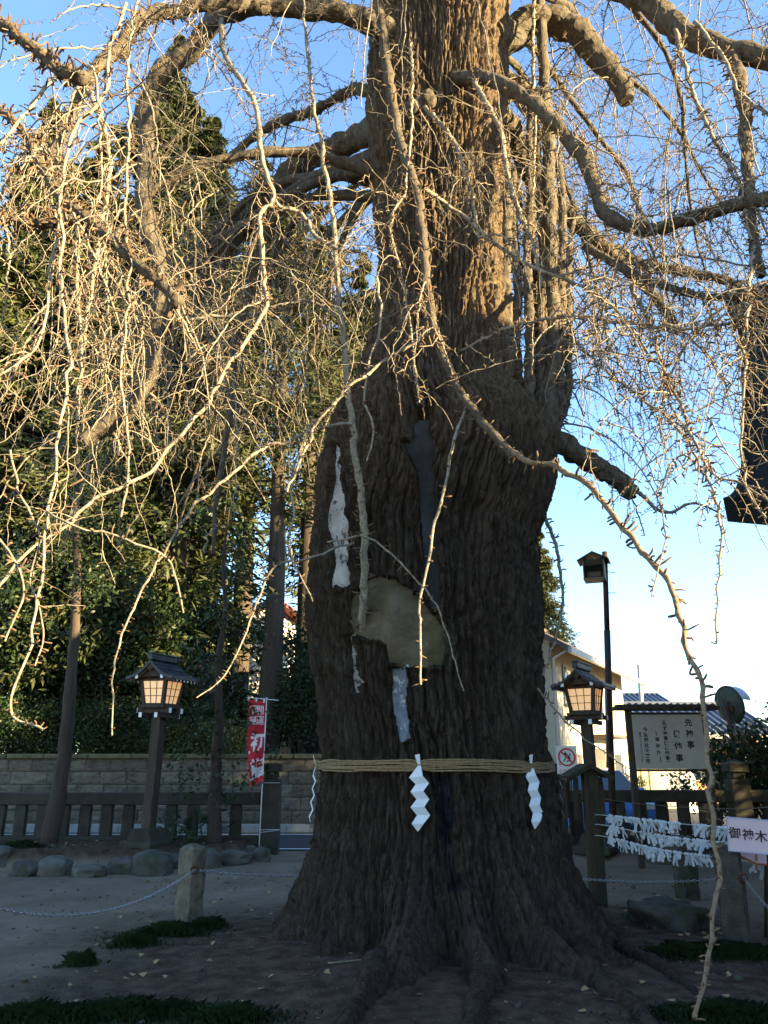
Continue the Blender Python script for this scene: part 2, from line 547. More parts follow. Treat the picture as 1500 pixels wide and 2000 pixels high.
def ground_mat():
    m = mat('packed_earth', (0.15, 0.112, 0.076), (0.27, 0.208, 0.148), 0.9, 0.95, 0.55, 9.0, spec=0.1, detail=10, bdist=0.06)
    nt = m.node_tree
    N, L = nt.nodes, nt.links
    b = N['Principled BSDF']
    src = b.inputs['Base Color'].links[0].from_socket
    a = N.new('ShaderNodeAttribute'); a.attribute_name = 'soil'
    nz = N.new('ShaderNodeTexNoise'); nz.inputs['Scale'].default_value = 7; nz.inputs['Detail'].default_value = 9
    tc = N.new('ShaderNodeTexCoord'); L.new(tc.outputs['Object'], nz.inputs['Vector'])
    rp = N.new('ShaderNodeValToRGB')
    rp.color_ramp.elements[0].position = 0.35; rp.color_ramp.elements[0].color = (0.034, 0.023, 0.015, 1)
    rp.color_ramp.elements[1].position = 0.75; rp.color_ramp.elements[1].color = (0.10, 0.07, 0.047, 1)
    L.new(nz.outputs['Fac'], rp.inputs[0])
    mx = N.new('ShaderNodeMix'); mx.data_type = 'RGBA'
    L.new(a.outputs['Fac'], mx.inputs['Factor']); L.new(src, mx.inputs['A']); L.new(rp.outputs[0], mx.inputs['B'])
    # small pale grit
    vo = N.new('ShaderNodeTexVoronoi'); vo.inputs['Scale'].default_value = 26
    L.new(tc.outputs['Object'], vo.inputs['Vector'])
    gr = N.new('ShaderNodeValToRGB')
    gr.color_ramp.elements[0].position = 0.10; gr.color_ramp.elements[0].color = (1, 1, 1, 1)
    gr.color_ramp.elements[1].position = 0.16; gr.color_ramp.elements[1].color = (0, 0, 0, 1)
    L.new(vo.outputs['Distance'], gr.inputs[0])
    m2 = N.new('ShaderNodeMath'); m2.operation = 'MULTIPLY'; m2.inputs[1].default_value = 0.45
    L.new(gr.outputs[0], m2.inputs[0])
    mx2 = N.new('ShaderNodeMix'); mx2.data_type = 'RGBA'
    L.new(m2.outputs[0], mx2.inputs['Factor']); L.new(mx.outputs['Result'], mx2.inputs['A'])
    mx2.inputs['B'].default_value = (0.30, 0.28, 0.25, 1)
    L.new(mx2.outputs['Result'], b.inputs['Base Color'])
    return m
M['ground'] = ground_mat()
tag(link('ground', me, M['ground']), 'packed grey earth of the shrine yard, dark soil round the tree', kind='structure')

def sheet(name, x0, x1, y0, y1, z, m, parent=None):
    mb = MB().add([(x0, y0, z), (x1, y0, z), (x1, y1, z), (x0, y1, z)], [[0, 1, 2, 3]])
    return mb.build(name, m, parent)
road = tag(sheet('road', -60, 60, 15.95, 19.55, 0.012, M['asphalt']), 'narrow asphalt street behind the shrine fence', kind='structure')
for y in (16.08, 19.25):
    sheet('road_marking', -60, 60, y, y + 0.11, 0.017, M['white_paint'], road)
tag(sheet('side_street', 7.0, 13.5, 19.55, 80, 0.010, M['asphalt']), 'pale street leading away between the houses', kind='structure')

# ------------------------------------------------------------------ the great ginkgo: trunk
TAB = [(-330, 742, 1010), (-150, 740, 1005), (0, 735, 1000), (100, 726, 986), (200, 730, 984), (300, 735, 980), (400, 738, 978), (500, 742, 976),
       (600, 735, 984), (700, 716, 992), (760, 690, 1004), (800, 664, 1030), (830, 652, 1058), (870, 644, 1082), (930, 637, 1080),
       (1000, 629, 1064), (1050, 620, 1048), (1150, 610, 1053), (1250, 612, 1053), (1350, 625, 1050), (1490, 637, 1066), (1600, 632, 1082),
       (1700, 612, 1105), (1800, 590, 1140)]
zz, cc, rr = [], [], []
for y, L_, R_ in TAB:
    a, b_ = at(L_, y, TC[1] - 0.15), at(R_, y, TC[1] - 0.15)
    zz.append(a[2]); cc.append((a[0] + b_[0]) / 2); rr.append((b_[0] - a[0]) / 2)
o_ = np.argsort(zz)
zz, cc, rr = np.array(zz)[o_], np.array(cc)[o_], np.array(rr)[o_]
zz = np.concatenate([[-0.4], zz]); cc = np.concatenate([[0.53], cc]); rr = np.concatenate([[1.55], rr])
LOBES = [(-80, 15, .34, .34), (-48, 9, .26, .28), (-15, 9, 1.05, .30), (8, 6.5, .85, .34), (29, 8, .95, .30), (46, 6, .65, .30), (66, 8, .5, .32),
         (88, 12, .42, .38), (125, 15, .5, .4), (165, 16, .5, .4), (-150, 15, .5, .4), (-112, 14, .4, .4)]
def trunk_r(th, z):
    r = np.interp(z, zz, rr)
    zc = np.maximum(z, 0)
    for a, w, A, h in LOBES:
        d = np.abs((np.degrees(th) - a + 180) % 360 - 180)
        g = np.exp(-(d / w) ** 2)
        r = r + g * (A * np.exp(-zc / h) + 0.16 * np.exp(-zc / 1.1))
    r = r - 0.22 * np.exp(-zc / 0.7)
    cx, sx = np.cos(th), np.sin(th)
    r = r + 0.16 * (fbm(cx * 1.6, sx * 1.6, z * 0.55, 3) - 0.5) + 0.05 * (noise(cx * 4.5, sx * 4.5, z * 0.5) - 0.5)
    return r
def trunk_p(th, z, r):
    return np.stack([np.interp(z, zz, cc) + r * np.sin(th), TC[1] - r * np.cos(th), z], -1)
def trunk_hit(x, y):
    """photo pixel -> (theta, z) on the smooth trunk"""
    d = at(x, y, 1.0) - np.array([0, 0, EYE])
    t = np.arange(5.5, 9.0, 0.004)
    P = np.array([0, 0, EYE]) + t[:, None] * d
    dx, dy = P[:, 0] - np.interp(P[:, 2], zz, cc), TC[1] - P[:, 1]
    th = np.arctan2(dx, dy)
    ins = np.hypot(dx, dy) < trunk_r(th, P[:, 2])
    k = int(np.argmax(ins)) if ins.any() else int(np.argmin(np.hypot(dx, dy)))
    return th[k], P[k, 2]

PATCH = {
 'white_plaster': [(652, 868), (668, 866), (672, 900), (678, 985), (684, 1060), (684, 1146), (640, 1146), (652, 1090), (636, 1035), (640, 985), (650, 930)],
 'mortar': [(722, 1128), (745, 1126), (790, 1142), (820, 1165), (845, 1195), (868, 1225), (872, 1265), (862, 1300), (790, 1304), (758, 1292), (752, 1255), (690, 1240), (678, 1205), (684, 1170), (700, 1150)],
 'tar': [(810, 832), (836, 824), (846, 880), (850, 1000), (857, 1110), (860, 1190), (840, 1188), (828, 1120), (820, 1000), (812, 920), (792, 885), (786, 860), (806, 862)],
 'white_sliver': [(681, 1238), (692, 1240), (698, 1300), (710, 1330), (694, 1366), (686, 1320)],
 'grey_sheet': [(762, 1300), (797, 1304), (796, 1380), (802, 1445), (782, 1450), (768, 1390)],
}
PTZ = {k: np.array([trunk_hit(*p) for p in v]) for k, v in PATCH.items()}
def inside(poly, a, b):
    r = np.zeros(a.shape, bool)
    n = len(poly)
    for i in range(n):
        x0, y0 = poly[i]; x1, y1 = poly[(i + 1) % n]
        c = ((y0 > b) != (y1 > b))
        r ^= c & (a < (x1 - x0) * (b - y0) / (y1 - y0 + 1e-12) + x0)
    return r

nf, nb_ = 520, 90
th = np.concatenate([np.linspace(-rad(112), rad(112), nf, endpoint=False), np.linspace(rad(112), rad(248), nb_, endpoint=False)])
zs = np.concatenate([np.linspace(-0.35, 7.2, 540, endpoint=False), np.linspace(7.2, 14.6, 250)])
TH, ZS = np.meshgrid(th, zs)
RS = trunk_r(TH, ZS)
CX, SX = np.cos(TH), np.sin(TH)
wa = fbm(CX * 4, SX * 4, ZS * 1.3, 4) - 0.5
wb = fbm(CX * 4 + 9, SX * 4 + 4, ZS * 1.3, 4) - 0.5
def fissure(k, kz, wp, half):
    n = noise(CX * k + wa * wp, SX * k + wb * wp, ZS * kz + wa * wp * 0.35)
    return smooth(half, 0.0, np.abs(n - 0.5))
f1 = fissure(8.5, 0.4, 1.5, 0.13)
def worley(u, v, n, seed):
    iu, iv = np.floor(u), np.floor(v)
    f1_ = np.full(u.shape, 9.0); f2_ = np.full(u.shape, 9.0); idv = np.zeros(u.shape)
    for di in (-1, 0, 1):
        for dj in (-1, 0, 1):
            cu, cv = iu + di, iv + dj
            k = np.mod(cu, n)
            jx, jy = _h(k, cv, np.full(u.shape, seed)), _h(k, cv, np.full(u.shape, seed + 1.0))
            d = np.hypot(cu + 0.15 + 0.7 * jx - u, cv + 0.15 + 0.7 * jy - v)
            c = d < f1_
            f2_ = np.where(c, f1_, np.minimum(f2_, d))
            idv = np.where(c, _h(k, cv, np.full(u.shape, seed + 2.0)), idv)
            f1_ = np.where(c, d, f1_)
    return f1_, f2_ - f1_, idv
def plates(n, hz_, warp, seed):
    u = TH / (2 * math.pi) * n + wa * warp
    v = ZS / hz_ + wb * warp * 0.5
    return worley(u, v, n, seed)
da, ea, ia = plates(88, 0.95, 1.9, 3.0)
db, eb, ib = plates(235, 0.34, 4.5, 8.0)
n3 = noise(CX * 40, SX * 40, ZS * 12)
n4 = noise(CX * 85, SX * 85, ZS * 45)
disp = (0.045 - 0.060 * f1 + 0.036 * (ia - 0.5) - 0.048 * smooth(0.30, 0.0, ea) + 0.020 * (ib - 0.5) - 0.024 * smooth(0.3, 0.0, eb)
        + 0.030 * (n3 - 0.5) + 0.018 * (n4 - 0.5))
RT = RS + disp
wob = 0.030 * (fbm(TH * 34, ZS * 13, 5.0, 4) - 0.5)
for k, poly in PTZ.items():
    cen = poly.mean(0)
    msk = inside(poly, TH + wob, ZS + wob * 2)
    lip = inside(cen + (poly - cen) * np.array([1.22, 1.10]), TH + wob * 2, ZS + wob * 3) & ~msk
    RT = np.where(lip, RT + 0.022 + 0.02 * n3, RT)
    RT = np.where(msk, RS - 0.10, RT)
# hollow above the tarred strip
hth, hz = trunk_hit(820, 812)
RT = RT - 0.28 * np.exp(-(((TH - hth) * 1.2 / 0.13) ** 2 + ((ZS - hz) / 0.16) ** 2))
V = trunk_p(TH, ZS, RT).reshape(-1, 3)
nt_, nz_ = len(th), len(zs)
i0 = np.arange(nz_ - 1)[:, None] * nt_
k0 = np.arange(nt_)[None]
k1_ = (k0 + 1) % nt_
TF = np.stack([i0 + k0, i0 + k1_, i0 + nt_ + k1_, i0 + nt_ + k0], -1).reshape(-1, 4)
tree = empty('ginkgo_tree', (TC[0], TC[1], 0), 0, 'huge bare ginkgo with a straw rope round its furrowed trunk', 'tree')
TO = ORG[tree.name]
tme = mk_mesh('trunk', V - TO, TF, False)
sp_ = np.array([trunk_hit(*p) for p in [(846, 1515), (880, 1512), (884, 1600), (896, 1690), (905, 1735), (876, 1745), (866, 1650), (850, 1580)]])
stv = inside(sp_, TH + 0.05 * (fbm(TH * 30, ZS * 9, 3, 3) - 0.5) * 2, ZS) * (0.55 + 0.45 * noise(TH * 60, ZS * 20, 2))
tme.attributes.new('stain', 'FLOAT', 'POINT').data.foreach_set('value', stv.ravel().astype(np.float32))
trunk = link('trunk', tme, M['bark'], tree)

M['plaster'] = mat('white_flaking_plaster', (0.22, 0.21, 0.19), (0.38, 0.365, 0.34), 6, 0.85, 0.6, 30, c3=(0.06, 0.05, 0.04), s3=11, t3=(0.55, 0.60))
M['mortar'] = mat('mossy_mortar', (0.085, 0.066, 0.042), (0.185, 0.148, 0.10), 3.0, 0.95, 0.7, 22, c3=(0.085, 0.078, 0.036), s3=3.6, t3=(0.46, 0.66))
M['tar'] = mat('grey_tar', (0.034, 0.034, 0.036), (0.062, 0.062, 0.065), 4, 0.95, 0.5, 25, spec=0.03, c3=(0.12, 0.12, 0.12), s3=14, t3=(0.66, 0.72))
M['greysheet'] = mat('flaking_grey_paint', (0.10, 0.12, 0.15), (0.17, 0.20, 0.24), 5, 0.8, 0.4, 30, c3=(0.45, 0.46, 0.47), s3=9, t3=(0.55, 0.60))
pm = {'white_plaster': ('plaster_patch', M['plaster'], .035, 'white flaking plaster strip'), 'mortar': ('mortar_patch', M['mortar'], .04, 'mossy grey-green mortar fill'),
      'tar': ('tar_patch', M['tar'], .05, 'smooth dark grey tarred strip'), 'white_sliver': ('plaster_patch', M['plaster'], .03, 'narrow white plaster sliver under the mortar'),
      'grey_sheet': ('tar_patch', M['greysheet'], .03, 'flaking blue-grey strip above the rope')}
for k, poly in PTZ.items():
    nm, mt, dep, lab = pm[k]
    c = poly.mean(0)
    big = c + (poly - c) * 1.10
    t0, t1 = big[:, 0].min(), big[:, 0].max()
    z0, z1 = big[:, 1].min(), big[:, 1].max()
    nu, nv = 44, 80
    A, B = np.meshgrid(np.linspace(t0, t1, nu), np.linspace(z0, z1, nv))
    r = trunk_r(A, B) - dep + 0.05 * (fbm(A * 9, B * 7, 2, 4) - 0.5) + 0.012 * (noise(A * 60, B * 40, 1) - 0.5)
    if k == 'mortar':
        r = r + 0.10 * np.exp(-(((A - c[0]) / 0.10) ** 2 + ((B - c[1]) / 0.32) ** 2))
    ins = inside(big, A, B)
    P = trunk_p(A, B, r).reshape(-1, 3) - TO
    q = np.arange(nu - 1)[None] + np.arange(nv - 1)[:, None] * nu
    keep = ins[:-1, :-1] & ins[1:, 1:] & ins[1:, :-1] & ins[:-1, 1:]
    Fq = np.stack([q, q + 1, q + nu + 1, q + nu], -1)[keep]
    o = link(nm, mk_mesh(nm, P, Fq, True), mt, tree)
    o['label'] = lab

# ------------------------------------------------------------------ limbs and branches
def rough_tube(P, R, sides, amp=0.22, freq=7.0, oct=4):
    P = P[None]; R = R[None]
    V, F = tube_batch(P, R, sides)
    C = np.repeat(P[0], sides, 0)
    d = V - C
    k = 1 + amp * 2 * (fbm(V[:, 0] * freq, V[:, 1] * freq, V[:, 2] * freq * 0.6, oct) - 0.5)
    V = C + d * k[:, None]
    n = len(P[0])
    V = np.vstack([V, P[0][:1], P[0][-1:]])
    capA = [[len(V) - 2, (i + 1) % sides, i, i] for i in range(sides)]
    b = (n - 1) * sides
    capB = [[len(V) - 1, b + i, b + (i + 1) % sides, b + (i + 1) % sides] for i in range(sides)]
    F = [list(f) for f in F] + [c[:3] for c in capA] + [c[:3] for c in capB]
    return V, F

def spurs_for(P, R, prob, ln, rd, sides=4, skip=1):
    """short pegs along polylines P (B,M,3)"""
    B, Mn, _ = P.shape
    T = np.gradient(P, axis=1)
    T /= np.maximum(np.linalg.norm(T, axis=2, keepdims=True), 1e-9)
    seg = np.linalg.norm(np.diff(P, axis=1), axis=2)
    ok = np.zeros((B, Mn), bool)
    ok[:, 1:] = seg > 1e-4
    ok[:, :skip] = False
    ok &= rng.random((B, Mn)) < prob
    p, t, r0 = P[ok], T[ok], R[ok]
    n = len(p)
    if n == 0:
        return np.zeros((0, 3)), np.zeros((0, 4), int)
    q = rng.normal(size=(n, 3))
    q -= (q * t).sum(1, keepdims=True) * t
    q /= np.linalg.norm(q, axis=1, keepdims=True) + 1e-9
    d = q + 0.35 * t * rng.uniform(-0.6, 1, (n, 1)) + np.array([0, 0, 0.12])
    d /= np.linalg.norm(d, axis=1, keepdims=True)
    L = (ln * rng.uniform(0.45, 1.25, n) * np.clip((r0 / (r0.mean() + 1e-6)) ** 1.3, 0.3, 1.3))[:, None]
    base = p + q * (r0 * 0.5)[:, None]
    bend = rng.normal(size=(n, 3)) * 0.12
    if sides > 3:
        Q = np.stack([base, base + d * L * 0.55, base + (d + bend) * L], 1)
        rr_ = np.stack([np.full(n, rd * 0.8), np.full(n, rd), np.full(n, rd * 0.75)], 1)
    else:
        Q = np.stack([base, base + (d + bend) * L], 1)
        rr_ = np.stack([np.full(n, rd), np.full(n, rd * 0.7)], 1)
    rr_ = rr_ * rng.uniform(0.7, 1.25, (n, 1)) * np.clip(r0 / (r0.mean() + 1e-6), 0.55, 1.15)[:, None]
    V, F = tube_batch(Q, rr_, sides)
    k = Q.shape[1]
    capf = (np.arange(n)[:, None] * k * sides + (k - 1) * sides + np.arange(sides)[None])
    if sides == 3:
        capf = np.concatenate([capf, capf[:, :1]], 1)
        F = np.concatenate([F, np.concatenate([capf[:, :3], capf[:, 2:3]], 1)[:0]])
    else:
        F = np.concatenate([F, capf])
    return V, F

LIMBS = [  # pixel path, forward distances, widths in pixels
 ([(800, 62), (700, 30), (600, 12), (510, 8), (440, 30), (405, 75), (350, 125), (295, 190), (283, 300), (290, 420), (318, 530), (312, 610), (295, 700), (258, 790), (165, 862)], (7.4, 6.6), (46, 34)),
 ([(520, 6), (430, 2), (340, 14), (290, 35), (255, 75), (215, 115), (165, 165), (120, 260), (90, 360)], (6.7, 5.6), (36, 20)),
 ([(-60, 20), (0, 45), (60, 88), (115, 135), (158, 152)], (4.4, 4.2), (22, 28)),
 ([(-60, 190), (0, 215), (48, 262), (108, 368), (180, 432), (262, 512), (345, 585)], (4.8, 4.4), (16, 24)),
 ([(-60, 425), (0, 430), (62, 436), (150, 436)], (5.4, 5.2), (20, 24)),
 ([(760, 250), (690, 262), (620, 300), (560, 345), (505, 400), (450, 470), (400, 560)], (9.2, 10.2), (58, 34)),
 ([(750, 175), (690, 180), (625, 210), (560, 235), (500, 262), (430, 330)], (8.9, 9.8), (26, 14)),
 ([(880, 150), (960, 155), (1040, 200), (1100, 262), (1142, 312), (1160, 370), (1182, 418), (1232, 442), (1300, 440), (1400, 412), (1500, 390), (1600, 372)], (7.0, 5.4), (30, 30)),
 ([(960, 70), (1030, 52), (1100, 45), (1150, 78), (1192, 130), (1232, 195)], (8.6, 8.2), (74, 34)),
 ([(980, -120), (1120, -60), (1232, -20), (1300, 28), (1360, 78), (1425, 105), (1520, 118), (1640, 180)], (8.0, 6.0), (62, 40)),
 ([(1425, 100), (1442, 160), (1455, 260), (1462, 380), (1470, 460), (1490, 540)], (6.4, 6.2), (30, 20)),
 ([(960, 200), (1008, 256), (1040, 340), (1105, 410), (1180, 480), (1260, 560), (1330, 650)], (8.7, 9.6), (44, 20)),
 ([(1140, 480), (1232, 532), (1340, 570), (1500, 592), (1600, 610)], (6.6, 6.0), (16, 18)),
 ([(1180, 478), (1276, 522), (1393, 540), (1446, 565), (1520, 640)], (9.6, 9.0), (22, 16)),
 ([(1040, 840), (1100, 868), (1160, 905), (1205, 940), (1236, 962)], (8.3, 8.2), (58, 34)),
 ([(1052, 880), (1072, 800), (1080, 700), (1078, 560), (1072, 420), (1068, 260), (1060, 80), (1050, -60)], (8.2, 8.3), (40, 20)),
 ([(1002, 850), (1010, 790), (1008, 680), (1010, 560), (1004, 430), (1000, 330)], (8.0, 8.1), (26, 16)),
 ([(1016, 860), (1032, 795), (1034, 690), (1030, 540), (1036, 380), (1034, 200)], (7.9, 8.1), (26, 14)),
 ([(1032, 870), (1052, 800), (1056, 690), (1060, 540), (1054, 400), (1048, 230)], (8.1, 8.3), (28, 14)),
 ([(1058, 890), (1088, 815), (1096, 700), (1094, 560), (1100, 430), (1088, 300)], (8.2, 8.4), (30, 14)),
 ([(985, 800), (992, 720), (988, 560), (992, 420), (985, 300), (980, 180)], (7.9, 8.1), (30, 20)),
 ([(1022, 830), (1044, 760), (1046, 620), (1040, 460), (1046, 330)], (8.3, 8.5), (26, 14)),
 ([(1045, 850), (1070, 770), (1066, 620), (1082, 470), (1076, 330)], (8.4, 8.6), (24, 12)),
 ([(1060, 880), (1102, 790), (1112, 660), (1108, 540), (1120, 430)], (8.3, 8.5), (22, 12)),
]
BRANCHES = [
 ([(430, 30), (440, 110), (480, 170), (502, 222), (510, 300), (534, 390), (510, 420), (515, 540), (518, 600), (480, 670), (440, 722), (405, 785), (345, 860), (280, 930), (200, 966), (140, 1018), (60, 1074), (-20, 1165)], (6.2, 4.6), (17, 9)),
 ([(534, 390), (550, 406), (592, 420), (612, 456), (652, 482), (704, 492)], (5.9, 5.9), (14, 12)),
 ([(704, 1252), (712, 1150), (708, 1000), (690, 850), (678, 740), (660, 560), (650, 430), (635, 320), (612, 200), (600, 100), (590, -20)], (6.92, 6.5), (26, 8)),
 ([(726, -70), (742, 30), (765, 180), (780, 270), (810, 360), (825, 450), (836, 560), (850, 640), (892, 750), (950, 830), (1004, 893)], (6.4, 4.9), (31, 26)),
 ([(990, 876), (1030, 904), (1082, 912), (1150, 950), (1210, 1020), (1262, 1082), (1312, 1162), (1340, 1250), (1370, 1340), (1380, 1440), (1392, 1560), (1396, 1640), (1399, 1740), (1386, 1830), (1376, 1900), (1354, 1995)], (4.8, 2.7), (19, 13)),
 ([(897, 688), (993, 642), (1084, 621), (1180, 624), (1287, 637), (1409, 635), (1500, 587), (1580, 560)], (5.2, 4.2), (11, 9)),
 ([(1319, 53), (1340, 139), (1377, 235), (1409, 299), (1447, 368), (1470, 470)], (6.0, 5.6), (14, 9)),
 ([(1356, 43), (1409, 107), (1447, 181), (1500, 224), (1560, 300)], (5.6, 5.2), (13, 9)),
 ([(1232, 560), (1262, 619), (1295, 717), (1327, 783), (1355, 857), (1379, 923), (1402, 1002), (1406, 1090), (1397, 1255)], (4.6, 3.6), (12, 6)),
 ([(1100, 640), (1127, 671), (1187, 727), (1248, 773), (1304, 820), (1341, 857), (1379, 918), (1453, 946), (1520, 990)], (5.2, 4.2), (9, 7)),
 ([(1470, 480), (1463, 587), (1458, 680), (1451, 820), (1456, 941), (1500, 1010)], (4.2, 3.8), (10, 7)),
 ([(912, 770), (905, 800), (880, 890), (855, 1000), (835, 1100), (820, 1180), (822, 1270), (820, 1340)], (5.2, 4.9), (10, 7)),
 ([(612, 820), (600, 850), (572, 930), (572, 1010), (564, 1066), (580, 1110), (612, 1175)], (5.8, 5.4), (8, 5)),
 ([(247, 7), (230, 60), (213, 110), (207, 173), (167, 227), (143, 262), (127, 333), (118, 400), (120, 500), (123, 600), (133, 667), (135, 750), (117, 817), (114, 850), (108, 930), (94, 998), (86, 1070), (76, 1170), (60, 1250), (18, 1392), (86, 1426)], (4.0, 3.3), (12, 8)),
 ([(113, 400), (110, 467), (97, 533), (90, 613), (67, 677), (27, 720), (-20, 750)], (3.9, 3.5), (10, 8)),
 ([(273, -20), (253, 83), (250, 167), (253, 267), (247, 333), (243, 433), (248, 467), (252, 533), (245, 633), (238, 733), (247, 833), (250, 920), (235, 1010)], (4.6, 4.3), (10, 7)),
 ([(94, 998), (168, 1030), (248, 1050), (324, 1086), (344, 1122), (356, 1198)], (3.4, 3.6), (8, 6)),
 ([(690, 828), (620, 838), (560, 865), (520, 872), (400, 970), (340, 1042), (296, 1122), (256, 1198), (228, 1282), (218, 1438)], (6.6, 5.4), (12, 5)),
 ([(690, 1060), (600, 1090), (540, 1106), (508, 1162), (472, 1254), (432, 1326), (384, 1362)], (6.7, 6.0), (8, 4)),
 ([(340, 625), (400, 620), (493, 613), (540, 597), (600, 588), (655, 617)], (6.6, 6.9), (10, 9)),
 ([(925, 150), (935, 176), (977, 256), (993, 347), (1020, 427), (1041, 480), (1060, 560)], (6.7, 6.2), (18, 9)),
 ([(815, 190), (823, 203), (876, 261), (908, 331), (924, 395), (935, 470)], (6.6, 6.3), (15, 8)),
 ([(826, 365), (833, 373), (903, 421), (967, 475), (1041, 523), (1127, 555), (1210, 610), (1270, 700)], (6.3, 5.2), (13, 8)),
 ([(1045, -30), (1041, 60), (1041, 130), (1046, 250), (1040, 380)], (8.0, 7.8), (12, 8)),
 ([(110, 150), (60, 210), (30, 245), (-10, 300)], (4.2, 4.0), (13, 10)),
 ([(150, 440), (150, 560), (160, 680), (152, 800)], (5.2, 5.0), (12, 7)),
 ([(165, 160), (200, 240), (215, 330), (195, 460), (178, 560), (160, 700), (150, 820)], (5.4, 5.0), (16, 10)),
 ([(800, 70), (805, 150), (800, 300), (788, 380), (762, 440), (780, 520), (800, 620), (812, 740), (818, 790)], (5.9, 5.4), (9, 6)),
 ([(735, 540), (745, 620), (726, 700), (712, 780), (730, 840), (716, 900)], (5.6, 5.4), (9, 6)),
 ([(855, 640), (760, 700), (690, 750), (640, 800), (600, 870), (560, 960)], (5.6, 5.2), (12, 7)),
 ([(1060, 1320), (1080, 1260), (1100, 1180), (1088, 1080), (1062, 1010), (1030, 985)], (7.6, 8.0), (7, 13)),
 ([(1050, 1345), (1100, 1400), (1140, 1440), (1180, 1470), (1230, 1500)], (7.6, 7.0), (7, 3)),
 ([(1380, 930), (1330, 890), (1290, 960), (1300, 1060), (1272, 1165)], (4.4, 4.0), (6, 5)),
 ([(1240, 960), (1300, 1000), (1360, 985), (1420, 1010)], (8.2, 8.0), (14, 5)),
 ([(20, 880), (40, 960), (75, 1050), (60, 1130), (85, 1230), (70, 1300)], (3.6, 3.4), (8, 5)),
 ([(-20, 1040), (30, 1090), (45, 1160), (10, 1250)], (3.5, 3.4), (8, 6)),
 ([(640, 1060), (720, 1052), (800, 1118), (850, 1180), (880, 1260), (905, 1350)], (6.6, 6.2), (7, 4)),
]
limb_lines, branch_lines = [], []
def parent_depth(x, y):
    best, bd = None, 30.0
    for P, R in limb_lines + branch_lines:
        qx, qy = to_px(P)
        d = np.hypot(qx - x, qy - y)
        k = int(d.argmin())
        if d[k] < bd:
            best, bd = P[k, 1], d[k]
    yy, LL, RR_ = zip(*TAB)
    if best is None and np.interp(y, yy, LL) < x < np.interp(y, yy, RR_):
        tt, zt = trunk_hit(x, y)
        best = float(trunk_p(np.array(tt), np.array(zt), trunk_r(np.array(tt), np.array(zt)))[1]) + 0.12
    return best
def trace(path, Ys, ws, n, snap=True):
    p2 = spline(np.array(path, float), n)
    s = np.concatenate([[0], np.cumsum(np.linalg.norm(np.diff(p2, axis=0), axis=1))])
    s /= s[-1]
    Y = Ys[0] + (Ys[1] - Ys[0]) * s
    pd = parent_depth(*path[0]) if snap else None
    if pd is not None:
        Y = Y + (pd - Y[0]) * np.exp(-s / 0.10)
    P = np.array([at(x, y, yy) for (x, y), yy in zip(p2, Y)])
    W = ws[0] + (ws[1] - ws[0]) * s
    R = np.array([px_size(w, y, yy) / 2 for w, (x, y), yy in zip(W, p2, Y)])
    return P, R

for path, Ys, ws in LIMBS:
    P, R = trace(path, Ys, ws, 150)
    R = R * 0.88
    P = P + np.stack([(fbm(np.linspace(0, 9, 150), i_ * 5.1 + len(limb_lines), 0.3, 3) - 0.5) for i_ in range(3)], 1) * R[:, None] * 1.5
    V, F = rough_tube(P, R, 22, 0.55, 0.55 / max(0.03, R.mean()))
    mi = [0] * len(F)
    if R.mean() < 0.075:
        V2, F2 = spurs_for(P[None], R[None], 0.8, 0.085, 0.0085, 4, 4)
        F = F + [[int(i) + len(V) for i in f] for f in F2]; V = np.vstack([V, V2]); mi += [1] * len(F2)
    link('limb', mk_mesh('limb', V - TO, F, False, mi), [M['limb'], M['spur']], tree)
    limb_lines.append((P, R))
for path, Ys, ws in BRANCHES:
    P, R = trace(path, Ys, ws, 190)
    L = np.linalg.norm(np.diff(P, axis=0), axis=1).sum()
    arc = np.concatenate([[0], np.cumsum(np.linalg.norm(np.diff(P, axis=0), axis=1))])
    nk = np.arange(0, L + 0.2, 0.085)
    nk = nk + rng.uniform(-0.03, 0.03, len(nk))
    amp = np.interp(nk, arc, np.minimum(0.40 * R + 0.004, 0.010))
    for a in range(3):
        off = rng.normal(size=len(nk)) * amp * 0.8
        off[0] = 0
        P[:, a] += np.interp(arc, nk, off)
    R = R * 0.60 * (1 + 0.22 * np.exp(-(np.abs(arc[:, None] - nk[None]).min(1) / 0.012) ** 2))
    branch_lines.append((P, R))

# further limbs of the crown, all round the trunk
g2 = []
for i in range(40):
    ph = i * 2.399963 + rng.uniform(-0.3, 0.3)
    z0 = 6.6 + 7.4 * ((i * 0.618) % 1.0)
    L = rng.uniform(4.2, 7.2)
    up = rng.uniform(0.15, 0.75)
    r0 = rng.uniform(0.05, 0.10)
    d = np.array([math.sin(ph), -math.cos(ph), up])
    n = 46
    p = np.array([np.interp(z0, zz, cc), TC[1], z0]) + d * np.array([0.55, 0.55, 0.0])
    P = [p]
    for k in range(n - 1):
        d = d + np.array([0, 0, -0.052 - 0.02 * (k / n)]) + rng.normal(size=3) * 0.07
        d /= np.linalg.norm(d)
        p = p + d * L / n
        P.append(p)
    P = np.array(P)
    R = r0 * (1 - 0.78 * np.linspace(0, 1, n))
    px, py = to_px(P)
    near = np.linalg.norm(P - np.array([0, 0, EYE]), axis=1) < 3.2
    front = (P[:, 1] < 7.4) & (px > 640) & (px < 1080) & (py > -20)
    if near.any() or front.any():
        k = int(np.argmax(near | front))
        if k < 14:
            continue
        P, R = P[:k], R[:k] * np.linspace(1, 0.35, k)
    V, F = rough_tube(P, R, 10, 0.40, 11)
    link('limb', mk_mesh('limb', V - TO, F, True), M['limb'], tree)
    g2.append((P, R))

